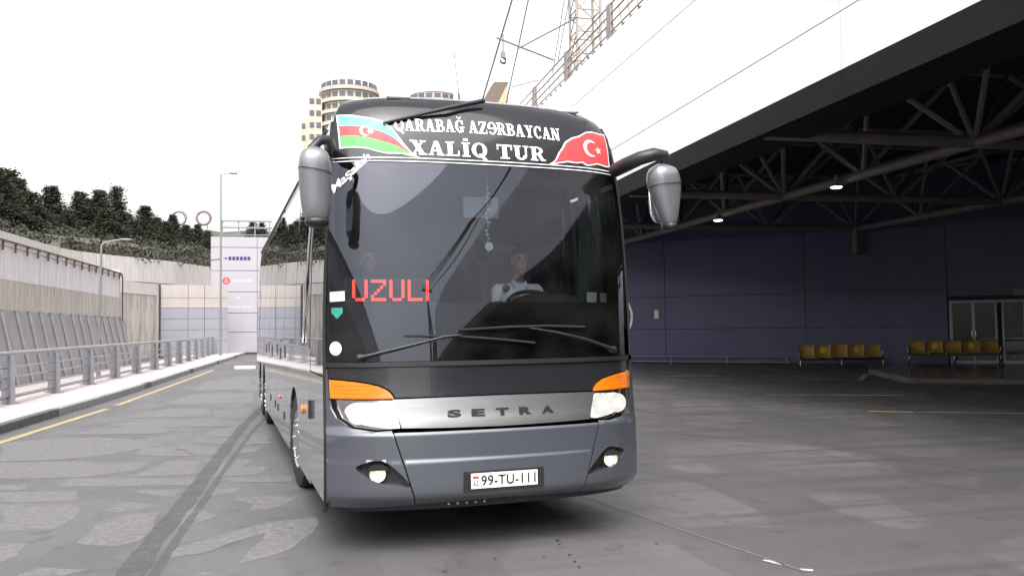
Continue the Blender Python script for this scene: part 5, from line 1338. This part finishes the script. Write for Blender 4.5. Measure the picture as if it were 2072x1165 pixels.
# ------------------------------------------------------------------ the two people in the cabin
M_skin = mat('skin', (.36, .22, .155), .55, 0, .06, 12); M_shirtw = mat('white_shirt', (.74, .78, .84), .85, 0, .04, 10); M_trou = mat('dark_trousers', (.03, .03, .04), .9)
M_hair = mat('dark_hair', (.018, .014, .012), .7, 0, .3, 60); M_shirtd = mat('dark_shirt', (.07, .08, .10), .9); M_eye = mat('eye', (.02, .015, .012), .2)
def person(label, root_loc, hands, shirt, shirt_sleeve):
    """seated figure facing -y; hip at origin"""
    caps = [((0, 0, .0), (0, .03, .14), .145, .14), ((0, .03, .14), (0, .05, .34), .14, .155), ((0, .05, .34), (0, .05, .44), .15, .11), ((0, .04, .44), (0, .01, .60), .062, .058)]
    for s in (-1, 1):
        sh = Vector((s*.185, .05, .425)); hand = Vector(hands[0 if s < 0 else 1]); mid_ = (sh+hand)/2+Vector((s*.09, .04, -.10))
        caps += [((0, .05, .42), sh, .085, .075), (sh, mid_, .062, .047), (mid_, hand, .045, .030)]
        caps += [((s*.09, 0, -.02), (s*.14, -.42, .02), .095, .065), ((s*.14, -.42, .02), (s*.14, -.46, -.40), .062, .045), ((s*.14, -.46, -.43), (s*.14, -.62, -.45), .045, .035)]
        d = (hand-mid_).normalized(); palm = hand+d*.06
        caps.append((hand, palm, .030, .034))
        side = Vector((1, 0, 0)) if abs(d.x) < .8 else Vector((0, 0, 1))
        for i, L in enumerate((.062, .072, .068, .054)):
            b0 = palm+side*(i-1.5)*.021; k1 = b0+d*L*.55+Vector((0, 0, .004)); k2 = k1+d*L*.2+Vector((0, 0, -L*.5)); caps += [(b0, k1, .0095, .009), (k1, k2, .009, .008)]
        th0 = hand+d*.02-side*s*.03; caps += [(th0, th0+d*.03-side*s*.03+Vector((0, 0, .01)), .011, .0095), (th0+d*.03-side*s*.03+Vector((0, 0, .01)), th0+d*.065-side*s*.032, .0095, .008)]
    mb = MB()
    for a, b, r0, r1 in caps:
        a, b = Vector(a), Vector(b); L = (b-a).length; k = max(2, int(L/max(.006, min(r0, r1)*.6)))
        for i in range(k+1):
            t = i/k; r_ = r0+(r1-r0)*t; mb.ellipsoid(a+(b-a)*t, (r_, r_, r_), 10, 6)
    # head
    hc = Vector((0, -.03, .70))
    mb.ellipsoid(hc+Vector((0, .01, .02)), (.076, .094, .105), 18, 14); mb.ellipsoid(hc+Vector((0, -.02, -.05)), (.058, .07, .07), 14, 10)
    mb.ellipsoid(hc+Vector((0, -.055, -.095)), (.032, .03, .022), 10, 8)
    mb.ellipsoid(hc+Vector((0, -.098, -.015)), (.013, .018, .026), 8, 8); mb.ellipsoid(hc+Vector((0, -.085, -.062)), (.026, .012, .010), 10, 6)
    for s in (-1, 1): mb.ellipsoid(hc+Vector((s*.078, .01, -.005)), (.012, .022, .034), 8, 8); mb.ellipsoid(hc+Vector((s*.03, -.077, .03)), (.026, .014, .009), 8, 6)
    me = mesh_of(mb, 'body'); tmp = bpy.data.objects.new('tmp', me); COL.objects.link(tmp)
    md = tmp.modifiers.new('r', 'REMESH'); md.mode = 'VOXEL'; md.voxel_size = .0075
    sm = tmp.modifiers.new('s', 'SMOOTH'); sm.factor = .5; sm.iterations = 4
    bpy.context.view_layer.update()
    me2 = bpy.data.meshes.new_from_object(tmp.evaluated_get(bpy.context.evaluated_depsgraph_get())); bpy.data.objects.remove(tmp)
    me2.materials.clear()
    for m_ in (M_skin, shirt, M_trou): me2.materials.append(m_)
    for p in me2.polygons:
        c = p.center; p.use_smooth = True
        if c.z > .505 + .25*min(0, c.y+.02): k = 0
        elif c.z < .03 and c.y > -.75 and not (c.z > -.1 and abs(c.x) > .25): k = 2
        else:
            k = 1
            for s in (-1, 1):
                sh = Vector((s*.185, .05, .425)); hand = Vector(hands[0 if s < 0 else 1])
                if s*c.x > 0 and (c-sh).dot((hand-sh).normalized()) > shirt_sleeve*(hand-sh).length and (c-hand).length < .40 and c.y < -.06: k = 0
        p.material_index = k
    root = tag(link('person', me2), label, 'person')
    Mx = bus.matrix_basis.copy()
    root.matrix_world = Matrix.Translation((1.371, 6.463, 0)) @ Matrix.Rotation(R(5.909), 4, 'Z') @ Matrix.Translation(root_loc)
    hb = MB(); hb.ellipsoid(hc+Vector((0, .022, .042)), (.087, .100, .104), 18, 12)
    hb.v = [(v[0], max(v[1], -.118) if v[2] > hc.z+.062 else max(v[1], -.028), v[2]) for v in hb.v]
    obj('hair', hb, M_hair, root, 60)
    for s in (-1, 1):
        obj('eye', MB().ellipsoid(hc+Vector((s*.030, -.083, .012)), (.013, .008, .007), 8, 6), M_eye, root, 60)
        obj('eyebrow', MB().ellipsoid(hc+Vector((s*.031, -.090, .034)), (.020, .006, .005), 8, 6), M_hair, root, 60)
    if shirt is M_shirtw:
        for s in (-1, 1): obj('collar', MB().add([(s*.01, -.055, .455), (s*.075, -.055, .47), (s*.07, .03, .53), (s*.055, -.03, .53)], [(0, 1, 2, 3)]), shirt, root)
    return root
person('driver in a white shirt behind the steering wheel of the coach', (.62, 1.33, 1.575), ((-.19, -.385, .33), (.19, -.385, .33)), M_shirtw, .45)
person('dark haired passenger seated behind the red destination sign', (-.775, 1.38, 1.565), ((-.12, -.34, .10), (.12, -.34, .10)), M_shirtd, .6)

# ------------------------------------------------------------------ cable pole behind the viewer, mirrored in the windscreen
M_wood = mat('weathered_wood', (.10, .075, .05), .9, 0, .3, 8, bump=.4, stretch=(1, 1, .15))
M_cable = mat('cable_black', (.015, .015, .016), .6)
up = thing('cable_pole', 'wooden cable pole mirrored dark in the middle of the windscreen', 'pole', (4.6, -19.0, 0))
obj('post', MB().tube((0, 0, 0), (0, 0, 8.4), .17, 10, .12), M_wood, up, 40)
obj('strut', MB().tube((1.1, .3, 0), (.05, 0, 7.2), .12, 8, .09), M_wood, up, 40)
obj('crossarm', MB().box((0, 0, 8.0), (1.5, .12, .14)), M_wood, up)
for k, (x0, z0, ex, ey, ez) in enumerate(((-.6, 8.1, 8.0, -2.0, 10.6), (-.2, 8.1, 8.0, -1.0, 10.7), (.2, 8.1, 8.0, .5, 10.8), (.6, 8.1, 8.05, -7.5, 10.6))):
    pts = []
    for i in range(15):
        t = i/14; p = Vector((x0, 0, z0))*(1-t)+Vector((ex-4.6, ey+19.0, ez))*t; p.z -= 1.1*math.sin(math.pi*t)*.5; pts.append(p)
    obj('cable', MB().sweep(pts, .035, 5), M_cable, up)
